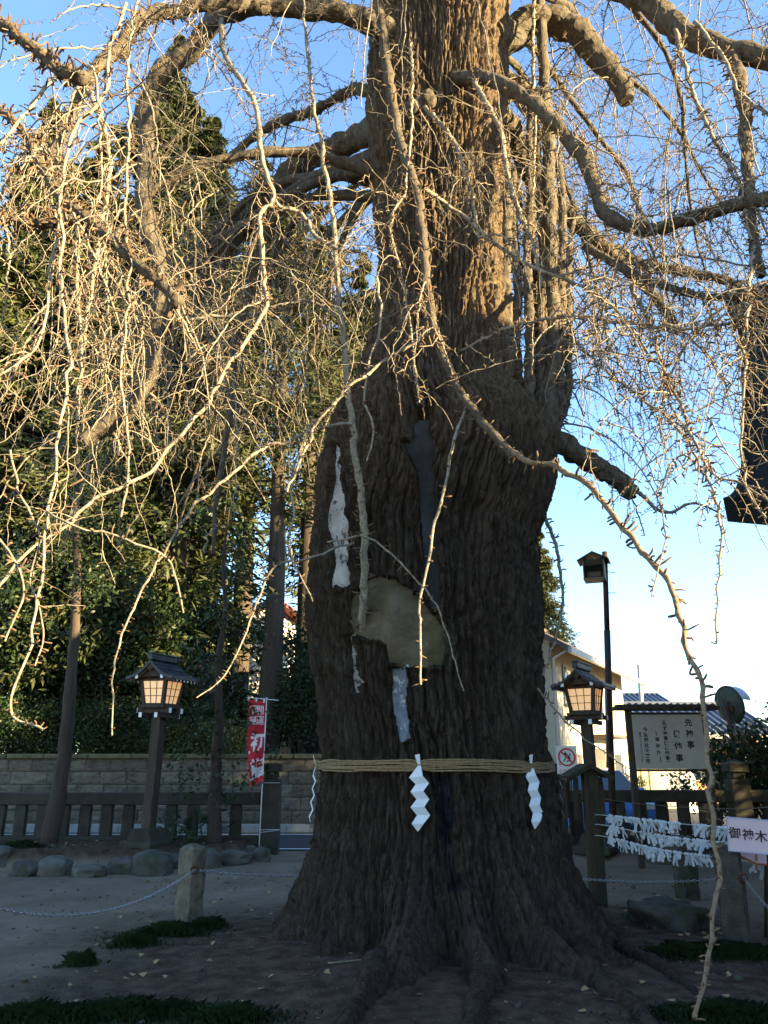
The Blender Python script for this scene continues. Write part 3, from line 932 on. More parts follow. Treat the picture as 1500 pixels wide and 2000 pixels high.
# hanging branches from every limb
def grow(S, D, L, R0, n, droop, zig, taper=0.65):
    B = len(S)
    P = np.zeros((B, n, 3)); P[:, 0] = S
    d = D / np.linalg.norm(D, axis=1, keepdims=True)
    st = (L / (n - 1))[:, None]
    sgn = 1.0
    side = rng.normal(size=(B, 3))
    for k in range(1, n):
        side = side * 0.6 + rng.normal(size=(B, 3)) * 0.8
        d = d + droop[:, None] * np.array([0, 0, -1.0])
        d = d / np.linalg.norm(d, axis=1, keepdims=True)
        dd = d + zig * sgn * side
        dd = dd / np.linalg.norm(dd, axis=1, keepdims=True)
        sgn = -sgn
        P[:, k] = P[:, k - 1] + dd * st
    R = R0[:, None] * (1 - taper * np.linspace(0, 1, n))[None]
    return P, R

def ylow(x):
    return np.interp(x, [-200, 0, 150, 300, 480, 640, 700, 980, 1040, 1150, 1300, 1500, 1700],
                        [1250, 1230, 1180, 1060, 1000, 920, 820, 800, 900, 1000, 1040, 1040, 1040])

def trim(P, R, slack):
    """shorten what would hang lower than it does in the place, or in front of the eye"""
    px, py = to_px(P)
    bad = py > ylow(px) + slack[:, None]
    bad |= np.linalg.norm(P - np.array([0, 0, EYE]), axis=2) < 2.6
    dT = np.hypot(P[:, :, 0] - 0.65, P[:, :, 1] - TC[1])
    bad |= (dT < 0.85) & (P[:, :, 2] > 5)
    bad |= (dT < 1.25) & (P[:, :, 2] <= 5)
    k = np.where(bad.any(1), bad.argmax(1), P.shape[1])
    idx = np.minimum(np.arange(P.shape[1])[None], np.maximum(k - 1, 0)[:, None])
    P = np.take_along_axis(P, idx[:, :, None].repeat(3, 2), 1)
    R = np.where(np.arange(P.shape[1])[None] >= k[:, None], 0.0003, R)
    return P[k > 4], R[k > 4]

def pick(lines, count, lo=0.12):
    """random points with directions on polylines, more on the outer part"""
    wts = np.array([np.linalg.norm(np.diff(P, axis=0), axis=1).sum() for P, R in lines])
    which = rng.choice(len(lines), count, p=wts / wts.sum())
    S, D, RR = [], [], []
    for w in which:
        P, R = lines[w]
        f = lo + (1 - lo) * rng.random() ** 0.8
        k = min(int(f * (len(P) - 1)), len(P) - 2)
        S.append(P[k]); D.append(P[k + 1] - P[k]); RR.append(R[k])
    D = np.array(D); D /= np.linalg.norm(D, axis=1, keepdims=True) + 1e-9
    return np.array(S), D, np.array(RR)

H, HR = [], []
def hang(lines, count, l0, l1, rmax, lo=0.12):
    S, D, RR = pick(lines, count, lo)
    q = rng.normal(size=(count, 3)); q[:, 2] *= 0.5
    P, R = grow(S, 0.55 * D + 0.9 * q / np.linalg.norm(q, axis=1, keepdims=True) + np.array([0, 0, 0.1]), rng.uniform(l0, l1, count),
                np.minimum(RR * 0.55, rng.uniform(0.45, 1.0, count) * rmax), 22, rng.uniform(0.04, 0.18, count), 0.13)
    P, R = trim(P, R, rng.uniform(-420, 60, count))
    H.append(P); HR.append(R)
hang(g2, 800, 1.0, 3.2, 0.016, 0.2)
hang(limb_lines, 430, 0.8, 2.6, 0.014, 0.1)
hang(branch_lines, 200, 0.5, 1.5, 0.008, 0.1)
hang([limb_lines[k] for k in (7, 9, 11, 12, 13)] + [branch_lines[k] for k in (5, 8, 9, 10, 22)], 130, 0.8, 2.2, 0.011, 0.2)
H = np.concatenate(H); HR = np.concatenate(HR)
# keep the front of the trunk readable: thin what hangs between the eye and the trunk
px, py = to_px(H)
front = ((px > 640) & (px < 1000) & (H[:, :, 1] < 7.6) & (py > 60)).mean(1) > 0.3
def sunward(Q):
    rx_, ry_ = Q[..., 0] - TC[0], Q[..., 1] - TC[1]
    lat = np.abs(rx_ * -SUN_XY.y + ry_ * SUN_XY.x)
    return (lat < 1.0) & (rx_ * SUN_XY.x + ry_ * SUN_XY.y > 0.9) & (Q[..., 2] > 5.5)
sw = sunward(H).mean(1) > 0.3
keep = (~front | (rng.random(len(H)) < 0.9)) & (~sw | (rng.random(len(H)) < 0.25))
H, HR = H[keep], HR[keep]
px, py = to_px(H)
vis = ((px > -60) & (px < 1560) & (py > -60) & (py < 2000)).any(1)
dist = np.linalg.norm(H.mean(1) - np.array([0, 0, EYE]), axis=1)
score = np.where(vis, HR[:, 0] / dist, 0)
order = np.argsort(-score)
N_PART = 190
# traced branches and the largest hanging ones: parts; the finest twigs: one mass
for ib_, (P, R) in enumerate(branch_lines):
    B1 = P[None]; R1 = R[None]
    V, F = tube_batch(B1, R1, 8)
    e = np.linalg.norm(np.diff(P, axis=0), axis=1).sum()
    big = float(R.mean())
    V2, F2 = spurs_for(P[None], R1, min(0.9, e / 190 / 0.035), min(0.028 + 2.0 * big, 0.075), min(0.004 + 0.2 * big, 0.0075), 4, 4)
    mi = [0] * len(F) + [1] * (len(F2))
    Fa = [list(f) for f in F] + [[i + len(V) for i in f] for f in F2]
    link('branch', mk_mesh('branch', np.vstack([V, V2]) - TO if len(V2) else V - TO, Fa, True, mi), [{3: M['limb'], 4: M['brown_twig']}.get(ib_, M['twig']), M['spur']], tree)
for i in order[:N_PART]:
    V, F = tube_batch(H[i:i + 1], HR[i:i + 1], 6)
    V2, F2 = spurs_for(H[i:i + 1], HR[i:i + 1], 0.85, 0.052, 0.006, 4)
    mi = [0] * len(F) + [1] * len(F2)
    F = np.concatenate([F, F2 + len(V)]) if len(F2) else F
    link('branch', mk_mesh('branch', (np.vstack([V, V2]) if len(V2) else V) - TO, F, True, mi), [M['twig'], M['spur']], tree)
rest = order[N_PART:]
TV, TFc, TM = [], [], []
nv_ = 0
def acc(V, F, m):
    global nv_
    if len(F) == 0:
        return
    TV.append(V); TFc.append(F + nv_); TM.append(np.full(len(F), m)); nv_ += len(V)
acc(*tube_batch(H[rest], HR[rest], 4), 0)
acc(*spurs_for(H[rest], HR[rest], 0.8, 0.046, 0.0058, 3)[:2], 1)
# fine twigs on the hanging branches, on traced branches and on limbs
def twigs(S, D, l0, l1, r, n=9, zig=0.21, sprob=0.8, droop=(0.0, 0.18)):
    B = len(S)
    q = rng.normal(size=(B, 3)); q /= np.linalg.norm(q, axis=1, keepdims=True)
    P, R = grow(S, 0.5 * D + 0.85 * q, rng.uniform(l0, l1, B), rng.uniform(0.7, 1.2, B) * r, n, rng.uniform(droop[0], droop[1], B), zig)
    P, R = trim(P, R, rng.uniform(-300, 60, B))
    acc(*tube_batch(P, R, 3), 0)
    acc(*spurs_for(P, R, sprob, 0.036, 0.0050, 3), 1)
    return P, R
per = 6
idx = np.repeat(np.arange(len(H)), per)
node = rng.integers(2, 21, len(idx))
S = H[idx, node]; D = H[idx, node + 1] - H[idx, node]
ok = np.linalg.norm(D, axis=1) > 1e-4
S, D = S[ok], D[ok]
D /= np.linalg.norm(D, axis=1, keepdims=True)
px, py = to_px(S)
fr = (px > 650) & (px < 1000) & (S[:, 1] < 7.6) & (py > 100)
ok = (~fr | (rng.random(len(S)) < 0.9)) & (~sunward(S) | (rng.random(len(S)) < 0.3))
T1, T1R = twigs(S[ok], D[ok], 0.25, 0.95, 0.0044)
S, D, RR = pick(limb_lines + g2, 700, 0.1)
ok = ~sunward(S) | (rng.random(len(S)) < 0.3)
S, D = S[ok], D[ok]
twigs(S, D, 0.3, 1.0, 0.0044)
S, D, RR = pick(branch_lines, 560, 0.05)
twigs(S, D, 0.15, 0.7, 0.0034)
S, D, RR = pick(limb_lines + g2, 330, 0.15)
ok = ~sunward(S) | (rng.random(len(S)) < 0.3)
twigs(S[ok], D[ok], 0.9, 2.2, 0.0062, 16, 0.22, 0.85, (-0.02, 0.10))
tw = link('twigs', mk_mesh('twigs', np.concatenate(TV) - TO, np.concatenate(TFc), False, np.concatenate(TM)), [M['twig'], M['spur']], tree)
tw['kind'] = 'stuff'
print('twig faces', sum(len(f) for f in TFc), 'hanging', len(H), 'twigs', len(T1))
# burl where a bough was cut, and surface roots
mb = MB()
for c, r in ((at(835, 195, 7.0), 0.10), (at(805, 208, 6.9), 0.07), (at(345, 590, 4.4), 0.045), (at(160, 152, 4.2), 0.05)):
    u = np.linspace(0, math.pi, 13); v = np.linspace(0, 2 * math.pi, 19)[:-1]
    U, W = np.meshgrid(u, v, indexing='ij')
    d = np.stack([np.sin(U) * np.cos(W), np.sin(U) * np.sin(W), np.cos(U)], -1)
    k = r * (1 + 0.6 * (fbm(d[..., 0] * 2.5 + r * 99, d[..., 1] * 2.5, d[..., 2] * 2.5, 3) - 0.5))
    Vb = (c + d * k[..., None]).reshape(-1, 3) - TO
    Fb = [[i * 18 + j, i * 18 + (j + 1) % 18, (i + 1) * 18 + (j + 1) % 18, (i + 1) * 18 + j] for i in range(12) for j in range(18)]
    link('burl', mk_mesh('burl', Vb, Fb, True), M['limb'], tree)
for path, w0, w1 in (([(740, 1915), (720, 1955), (690, 2000), (640, 2070)], 0.12, 0.05), ([(945, 1905), (942, 1950), (925, 2000), (900, 2080)], 0.12, 0.05),
                     ([(1130, 1905), (1185, 1945), (1240, 1985), (1300, 2040)], 0.10, 0.035), ([(1205, 1862), (1290, 1905), (1370, 1960)], 0.075, 0.025)):
    P = np.array([on_ground(*p) for p in path])
    P = spline(P, 40)
    s = np.linspace(0, 1, 40)
    P[:, 0] += 0.05 * (noise(s * 6, path[0][0], 1) - 0.5)
    R = w0 + (w1 - w0) * s
    P[:, 2] = gh(P[:, 0], P[:, 1]) + R * (0.25 - 0.55 * s)
    V, F = rough_tube(P, R, 18, 0.75, 7)
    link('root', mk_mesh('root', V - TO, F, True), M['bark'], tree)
# ------------------------------------------------------------------ straw rope and paper streamers on the trunk
rope = empty('sacred_rope', (TC[0], TC[1], 1.53), 0, 'bundled straw rope wound round the great trunk at chest height', 'rope')
tha = np.linspace(-math.pi, math.pi, 700)
rb = np.max([trunk_r(tha, np.full_like(tha, z)) for z in (1.46, 1.53, 1.6)], 0)
for _ in range(60):
    rb = np.maximum(rb, (np.roll(rb, 6) + np.roll(rb, -6)) / 2 - 0.0006)
rb = rb + 0.062
knots = [trunk_hit(643, 1490)[0], trunk_hit(822, 1490)[0], trunk_hit(1024, 1490)[0], trunk_hit(1062, 1490)[0]]
for j in range(7):
    pinch = 1 - 0.35 * sum(np.exp(-((tha - k) / 0.05) ** 2) for k in knots)
    z = 1.530 + (j - 3) * 0.0138 * pinch + 0.007 * (noise(tha * 5, j * 3.3, 0) - 0.5) * 2 - 0.014 * smooth(0.2, 1.0, tha) + 0.006 * np.sin(tha * 4 + 1)
    r = rb + 0.006 * (noise(tha * 7, j * 1.9, 4) - 0.5)
    P = trunk_p(tha, z, r) - ORG[rope.name]
    V, F = tube_batch(P[None], np.full((1, 700), 0.0082), 8)
    a = np.tile(np.arange(8) * math.pi / 4, 700); s = np.repeat(np.arange(700), 8)
    C = np.repeat(P, 8, 0)
    V = C + (V - C) * (1 + 0.16 * np.sin(2 * a + s * 0.9))[:, None]
    link('strand', mk_mesh('strand', V, F, True), M['rope'], rope)
fib_th = rng.uniform(-1.5, 1.5, 130)
fp = trunk_p(fib_th, 1.53 + rng.uniform(-.05, .05, 130), np.interp(fib_th, tha, rb))
fd = rng.normal(size=(130, 3)) * np.array([.03, .02, .028]) + np.stack([np.sin(fib_th), -np.cos(fib_th), 0 * fib_th], 1) * .012
fv, ff = tube_batch(np.stack([fp, fp + fd * .5, fp + fd + np.array([0, 0, -.008])], 1) - ORG[rope.name], np.full((130, 3), .0011), 3)
link('loose_straw', mk_mesh('loose_straw', fv, ff), M['rope'], rope)['kind'] = 'stuff'
OUT = np.array([(176, 150), (212, 125), (232, 160), (234, 240), (258, 350), (315, 415), (262, 490), (315, 565), (268, 635), (320, 712), (258, 790),
                (196, 862), (140, 790), (190, 715), (132, 640), (188, 568), (133, 497), (182, 428), (120, 365), (208, 250), (190, 190)], float)
loc = np.stack([(OUT[:, 0] - 222) / 5 * 0.00425, -(OUT[:, 1] - 245) / 5 * 0.00425], 1)
def streamer(theta, label, turn=0.0, sx=1.0, r_add=0.02):
    r = float(np.interp(theta, tha, rb)) + r_add
    p = trunk_p(np.array(theta), np.array(1.535), np.array(r))
    o = empty('paper_streamer', p, theta + turn, label, 'paper streamer', 'zigzag paper streamers on the rope')
    rows = [((176, 150), (226, 140)), ((205, 250), (232, 244)), ((120, 365), (258, 350)), ((182, 428), (315, 415)), ((133, 497), (262, 490)), ((188, 568), (315, 565)),
            ((132, 640), (268, 635)), ((190, 715), (320, 712)), ((140, 790), (258, 790)), ((192, 860), (200, 862))]
    V, F = [], []
    for k in range(len(rows) - 1):
        q = len(V)
        for (p, s_), dy in (((rows[k][0], 0), 0), ((rows[k][1], 0), 0), ((rows[k + 1][1], 1), 0), ((rows[k + 1][0], 1), 0)):
            z = -(p[1] - 245) / 5 * 0.00425
            fold = 0.011 * (1 if (k + s_) % 2 else -1) + 0.010 * math.sin(z * 7 + theta * 3) - 0.025 * max(0, -z)
            V.append(((p[0] - 222) / 5 * 0.00425 * sx, fold, z))
        F.append([q, q + 3, q + 2, q + 1])
    V = np.array(V); n = len(V)
    me = mk_mesh('zigzag', np.vstack([V, V + (0, 0.0015, 0)]), F + [[i + n for i in f][::-1] for f in F])
    link('zigzag', me, M['paper'], o)
    MB().tube([(-0.02, -0.006, 0.004), (0.0, -0.014, 0.0), (0.025, -0.006, 0.006)], 0.004, 6).build('tie', M['rope'], o, True)
streamer(knots[1], 'broad white zigzag paper streamer hanging at the middle of the rope')
streamer(knots[2], 'white zigzag paper streamer on the rope at the right of the trunk', -0.32, 0.95)
streamer(-1.33, 'white paper streamer seen edge-on at the left side of the trunk', 0.0, 0.6, 0.04)
streamer(1.47, 'white paper streamer seen edge-on at the right side of the trunk', -0.1, 0.9, 0.05)

# ------------------------------------------------------------------ stone block wall across the street
wall = empty('stone_block_wall', (-5, 20.0, 0), 0, 'rough tuff block wall with mossy capstones across the street', 'wall')
WO = ORG[wall.name]
MB().box((-5.5, 20.12, 0.85), (13.0, 0.2, 1.68)).build('wall_core', M['cap_stone'], wall, world=True)
M['plinth'] = mat('pale_plinth', (0.30, 0.295, 0.27), (0.42, 0.41, 0.38), 5, 0.9, 0.6, 30, c3=(0.12, 0.12, 0.09), s3=2.5)
MB().box((-5.5, 19.97, 0.10), (13.0, 0.26, 0.2), bev=0.02).build('plinth', M['plinth'], wall, world=True)
def rough_block(seed, w, h, d):
    nu, nv = 9, 6
    U, W = np.meshgrid(np.linspace(-0.5, 0.5, nu), np.linspace(-0.5, 0.5, nv))
    ed = np.minimum(np.minimum(0.5 - np.abs(U), 0.5 - np.abs(W)) * 8, 1)
    Y = -d / 2 - 0.030 * ed * (fbm(U * 5 + seed, W * 3.5 + seed * 3, seed, 3) + 0.2)
    V = np.stack([U * w, Y, W * h], -1).reshape(-1, 3)
    q = np.arange(nu - 1)[None] + np.arange(nv - 1)[:, None] * nu
    F = [list(map(int, f)) for f in np.stack([q, q + 1, q + nu + 1, q + nu], -1).reshape(-1, 4)]
    n = len(V)
    rim = [i for i in range(nu)] + [nu * (j + 1) - 1 for j in range(1, nv)] + [nu * (nv - 1) + i for i in range(nu - 2, -1, -1)] + [nu * j for j in range(nv - 2, 0, -1)]
    B = V[rim].copy(); B[:, 1] = d / 2
    V = np.vstack([V, B])
    k = len(rim)
    F += [[rim[i], n + i, n + (i + 1) % k, rim[(i + 1) % k]] for i in range(k)]
    return mk_mesh('block', V, F)
bmesh_var = [rough_block(s * 1.7, 1, 1, 0.16) for s in range(6)]
for b in bmesh_var:
    b.materials.append(M['block'])
for c in range(5):
    x = -11.6 + (c % 2) * 0.31
    while x < 0.4:
        w = random.choice((0.56, 0.62, 0.7, 0.86))
        o = bpy.data.objects.new('block', random.choice(bmesh_var)); COL.objects.link(o)
        o.parent = wall
        o.location = (x + w / 2 - WO[0], 19.96 - WO[1] + random.uniform(-0.008, 0.008), 0.2 + 0.29 * c + 0.145)
        o.scale = (w - 0.014, 1, 0.276)
        x += w
x = -11.6
while x < 0.4:
    w = random.uniform(0.8, 1.1)
    MB().box((x + w / 2, 20.02, 1.705), (w - 0.012, 0.46, 0.11), roty(random.uniform(-.004, .004)), 0.02).build('capstone', M['cap_stone'], wall, world=True)
    x += w
# bank with trees behind the wall
mb = MB()
tag(MB().box((-7, 30.2, 0.6), (20, 19.6, 1.6), bev=0.1).build('raised_bank', M['ground']), 'raised wooded ground behind the block wall', kind='structure')

# ------------------------------------------------------------------ stone fences
def pillar(x, y, pointed, parent):
    mb = MB()
    mb.box((x, y, 0.62), (0.34, 0.34, 1.30), bev=0.015)
    mb.box((x, y, 1.335), (0.25, 0.25, 0.14), bev=0.03)
    mb.box((x, y, 1.47), (0.36, 0.36, 0.15), bev=0.012)
    if pointed:
        s = 0.17
        mb.add([(x - s, y - s, 1.544), (x + s, y - s, 1.544), (x + s, y + s, 1.544), (x - s, y + s, 1.544), (x, y, 1.62)], [[0, 1, 4], [1, 2, 4], [2, 3, 4], [3, 0, 4], [0, 3, 2, 1]])
    return mb.build('pillar', M['fence_stone'], parent, world=True)
bal = MB().box((0, 0, 0), (0.20, 0.13, 0.64), bev=0.012).mesh('baluster'); bal.materials.append(M['fence_stone'])
def fence(x0, x1, y, ztop, pills, label, skip=()):
    f = empty('stone_fence', ((x0 + x1) / 2, y, 0), 0, label, 'fence', 'stone fences of the shrine yard')
    MB().box(((x0 + x1) / 2, y, 0.14), (x1 - x0, 0.26, 0.34), bev=0.015).build('base_beam', M['fence_stone'], f, world=True)
    MB().box(((x0 + x1) / 2, y, ztop - 0.11), (x1 - x0, 0.22, 0.21), bev=0.015).build('top_rail', M['fence_stone'], f, world=True)
    x = x0 + 0.22
    while x < x1 - 0.1:
        if not any(abs(x - p) < 0.26 for p, _ in pills):
            o = bpy.data.objects.new('baluster', bal); COL.objects.link(o); o.parent = f
            o.location = (x - (x0 + x1) / 2, 0, 0.29 + (ztop - 0.215 - 0.29) / 2)
            o.scale = (1, 1, (ztop - 0.215 - 0.30) / 0.64)
            o.rotation_euler = (0, random.uniform(-.012, .012), random.uniform(-.03, .03))
        x += 0.385
    for p, pt in pills:
        pillar(p, y, pt, f)
fence(-12.5, -2.22, 15.25, 1.05, [(-2.04, False)], 'dark stone baluster fence ending at the banner, in front of the block wall')
fence(3.25, 10.5, 15.3, 1.09, [(3.1, False), (6.42, True)], 'dark stone baluster fence behind the paper slips and notice board')

# ------------------------------------------------------------------ wooden lanterns
def lantern(loc_, rz, lean, label):
    L = empty('wooden_lantern', loc_, rz, label, 'lantern', 'pair of wooden shrine lanterns')
    L.rotation_euler = (0, lean, rz)
    b = MB(); b.box((0, 0, 0.05), (0.62, 0.62, 0.14), bev=0.02); b.prism([(-.24, .12), (.24, .12), (.17, .30), (-.17, .30)], -0.22, 0.22)
    b.build('stone_base', M['fence_stone'], L)
    p = MB(); p.box((0, 0, 1.20), (0.175, 0.175, 1.9), bev=0.006); p.build('post', M['dark_wood'], L)
    for s in (-1, 1):
        MB().box((s * 0.16, 0, 2.105), (0.055, 0.62, 0.075)).build('cross_beam', M['dark_wood'], L)
        MB().box((0, s * 0.16, 2.185), (0.66, 0.055, 0.075)).build('cross_beam', M['dark_wood'], L)
        for t in (-1, 1):
            MB().box((s * 0.16, t * 0.312, 2.105), (0.060, 0.008, 0.080), bev=0.001).build('beam_cap', M['white_paint'], L)
            MB().box((t * 0.332, s * 0.16, 2.185), (0.008, 0.060, 0.080), bev=0.001).build('beam_cap', M['white_paint'], L)
    MB().box((0, 0, 2.245), (0.52, 0.52, 0.045)).build('platform', M['dark_wood'], L)
    zb, zt, hb, ht = 2.27, 2.70, 0.19, 0.245
    for sx in (-1, 1):
        for sy in (-1, 1):
            MB().bar((sx * hb, sy * hb, zb), (sx * ht, sy * ht, zt), 0.062, 0.062, (1, 0, 0)).build('corner_post', M['dark_wood'], L)
    for k in range(4):
        R = rotz(k * math.pi / 2)
        pane = MB().add((np.array([(-hb + .03, -hb - .006, zb + .035), (hb - .03, -hb - .006, zb + .035), (ht - .03, -ht - .006, zt - .03), (-ht + .03, -ht - .006, zt - .03),
                                   (-hb + .03, -hb + .004, zb + .035), (hb - .03, -hb + .004, zb + .035), (ht - .03, -ht + .004, zt - .03), (-ht + .03, -ht + .004, zt - .03)]) @ R.T),
                        [[0, 1, 2, 3], [7, 6, 5, 4], [0, 4, 5, 1], [1, 5, 6, 2], [2, 6, 7, 3], [3, 7, 4, 0]]).build('pane', M['lamp'], L)
        for f in (1 / 3, 2 / 3):
            w0, w1 = -hb + .03 + (2 * hb - .06) * f, -ht + .03 + (2 * ht - .06) * f
            MB().bar(R @ np.array((w0, -hb - .012, zb + .03)), R @ np.array((w1, -ht - .012, zt - .025)), 0.009, 0.012, R @ np.array((0, 1.0, 0)), 0.001).build('muntin', M['dark_wood'], pane)
            zz_ = zb + .035 + (zt - zb - .065) * f; hh = hb + (ht - hb) * f
            MB().bar(R @ np.array((-hh + .02, -hh - .015, zz_)), R @ np.array((hh - .02, -hh - .015, zz_)), 0.012, 0.009, (0, 0, 1), 0.001).build('muntin', M['dark_wood'], pane)
        for z_, h_ in ((zb + .016, hb), (zt - .01, ht)):
            MB().bar(R @ np.array((-h_, -h_, z_)), R @ np.array((h_, -h_, z_)), 0.045, 0.04, (0, 0, 1)).build('rail', M['dark_wood'], L)
    # curved gable roof, ridge along local y
    roof = MB()
    W_, D_ = 0.47, 0.40
    xs = np.linspace(0, W_, 9)
    prof = 3.02 - 0.27 * (1 - (1 - xs / W_) ** 1.9) - 0.01 * xs
    for s in (-1, 1):
        top = [(s * x, z) for x, z in zip(xs, prof)]
        bot = [(s * x, z - 0.05) for x, z in zip(xs, prof)][::-1]
        roof.prism(top + bot, -D_, D_)
    r = roof.build('roof', M['roof_copper'], L)
    for s in (-1, 1):
        for k in range(1, 6):
            x = W_ * k / 6; z = float(np.interp(x, xs, prof))
            MB().box((s * x, 0, z + 0.006), (0.03, 2 * D_ + 0.01, 0.02), roty(s * 0.35)).build('roof_step', M['roof_copper'], r)
        for e in (-1, 1):
            bb = MB()
            top = [(s * x, z - 0.015) for x, z in zip(xs, prof)]
            bot = [(s * x, z - 0.095) for x, z in zip(xs, prof)][::-1]
            bb.prism(top + bot, e * (D_ - 0.06) - 0.018, e * (D_ - 0.06) + 0.018).build('bargeboard', M['dark_wood'], L)
        for k in range(7):
            y = -D_ + 0.1 + k * 0.1
            MB().bar((s * 0.25, y, 2.80), (s * (W_ - 0.03), y, float(prof[-1]) - 0.07), 0.025, 0.03).build('rafter', M['dark_wood'], L)
            MB().box((s * (W_ - 0.024), y, float(prof[-1]) - 0.07), (0.008, 0.027, 0.032), bev=0.001).build('rafter_cap', M['white_paint'], L)
        MB().bar((s * 0.26, -D_ + 0.02, 2.735), (s * 0.26, D_ - 0.02, 2.735), 0.05, 0.06).build('purlin', M['dark_wood'], L)
        for e in (-1, 1):
            MB().box((s * 0.26, e * (D_ - 0.014), 2.735), (0.055, 0.008, 0.065), bev=0.001).build('beam_cap', M['white_paint'], L)
    MB().box((0, 0, 3.065), (0.10, 2 * D_ + 0.02, 0.10), bev=0.01).box((0, 0, 3.125), (0.13, 2 * D_ + 0.06, 0.025)).build('ridge', M['roof_copper'], L)
    for e in (-1, 1):
        MB().prism([(-.05, 2.96), (.05, 2.96), (.06, 2.88), (0, 2.83), (-.06, 2.88)], e * (D_ - 0.03) - 0.012, e * (D_ - 0.03) + 0.012).build('gable_pendant', M['dark_wood'], L)
        MB().prism([(-.24, 2.74), (.24, 2.74), (.10, 2.88), (-.10, 2.88)], e * 0.30 - 0.01, e * 0.30 + 0.01).build('gable_board', M['dark_wood'], L)
    return L
pl = at(286, 1655, 14.1)
lantern((pl[0], 14.1, 0.22), rad(-22), rad(1.2), 'glowing wooden lantern on a tall post above the boulders')
pr = at(1168, 1655, 14.3)
lantern((pr[0], 14.4, 0.12), rad(-31), rad(-0.4), 'glowing wooden lantern beside the tall brown pole and notice board')

# ------------------------------------------------------------------ red banner
ban = empty('red_banner', (-2.35, 14.85, 0), 0, 'narrow red cloth banner with white lettering tied beside the stone pillar', 'banner')
BQ = [at(485, 1366, 14.8), at(518, 1370, 14.85), at(514, 1526, 14.85), at(489, 1538, 14.75)]
def cloth(u, v):
    u, v = np.asarray(u, float), np.asarray(v, float)
    p = (BQ[0] * ((1 - u) * (1 - v))[..., None] + BQ[1] * (u * (1 - v))[..., None] + BQ[2] * (u * v)[..., None] + BQ[3] * ((1 - u) * v)[..., None])
    p[..., 1] += 0.035 * np.sin(u * 5 + v * 5) * v + 0.02 * np.sin(v * 14 + u * 3)
    p[..., 0] -= 0.03 * np.sin(v * math.pi) * (1 - u)
    return p
U, W = np.meshgrid(np.linspace(0, 1, 16), np.linspace(0, 1, 60))
P = cloth(U, W).reshape(-1, 3)
q = np.arange(15)[None] + np.arange(59)[:, None] * 16
cl = link('cloth', mk_mesh('cloth', P - ORG[ban.name], np.stack([q, q + 16, q + 17, q + 1], -1).reshape(-1, 4), True), M['red_cloth'], ban)
mb = MB()
bw = 32.0
for ch, x, y, sx, sy, bo in (('開', 508, 1387, 15, 20, .006), ('運', 508, 1408, 15, 20, .006), ('招', 495, 1387, 14, 19, .006), ('福', 495, 1408, 14, 19, .006), ('初', 504, 1451, 25, 36, .035), ('詣', 503, 1502, 24, 38, .035)):
    Vg, Fg = glyph(ch, bo)
    cxp = 485 + (y - 1366) / 165 * 3
    u = (x + Vg[:, 0] * sx - cxp) / (32 - (y - 1366) / 165 * 7)
    v = (y - Vg[:, 1] * sy - 1368) / 164
    Pg = cloth(u, v); Pg[:, 1] -= 0.006
    mb.add(Pg, Fg)
st = np.array([cloth(np.array(u), np.array(v)) for u, v in [(0.02, .6), (.12, .6), (.16, .75), (.14, .93), (.02, .93)]]); st[:, 1] -= 0.006
mb.add(st, [[0, 1, 2, 3, 4]])
mb.build('lettering', M['white_paint'], cl, world=True)
mb = MB().tube([at(521, 1362, 14.87), at(514, 1500, 14.87), at(506, 1655, 14.87)], 0.011, 8); mb.build('pole', M['white_paint'], ban, True, True)
MB().tube([at(481, 1362, 14.83), at(544, 1368, 14.87)], 0.008, 8).build('crossbar', M['white_paint'], ban, True, True)
for x in (486, 501, 516):
    a = at(x, 1362 + (x - 486) * .1, 14.82)
    MB().box(a - np.array([0, 0, 0.03]), (0.028, 0.02, 0.075), bev=0.002).build('loop', M['white_paint'], cl, world=True)
for y, y2 in ((1529, 1529), (1621, 1620), (1626, 1621)):
    MB().tube([at(508, y, 15.05), at(546, y2, 15.05)], 0.004, 5).build('tie', M['white_paint'], ban, True, True)

# ------------------------------------------------------------------ boulders, stone posts, chains
def boulder(name, c, size, seed, label, m, group='boulders edging the planting bed', rz=0.0, amp=0.35, flat=0.25):
    me = bpy.data.meshes.new(name); bm = bmesh.new()
    bmesh.ops.create_icosphere(bm, subdivisions=4, radius=1)
    V = np.array([v.co[:] for v in bm.verts])
    V = np.sign(V) * np.abs(V) ** 0.72
    k = 1 + amp * 2 * (fbm(V[:, 0] * 1.3 + seed, V[:, 1] * 1.3, V[:, 2] * 1.3 + seed, 3) - 0.5) + (0.05 + 0.35 * (amp > 0.45)) * (fbm(V[:, 0] * 6 + seed, V[:, 1] * 6, V[:, 2] * 6, 4) - 0.5)
    V = V * k[:, None]
    V = (V * np.array(size) / 2) @ rotz(rz).T
    for v, p in zip(bm.verts, V): v.co = p
    bm.to_mesh(me); bm.free()
    me.polygons.foreach_set('use_smooth', np.ones(len(me.polygons), bool))
    o = link(name, me, m)
    o.location = (c[0], c[1], c[2] + size[2] * flat)
    ORG[o.name] = np.array(o.location)
    return tag(o, label, 'boulder', group)
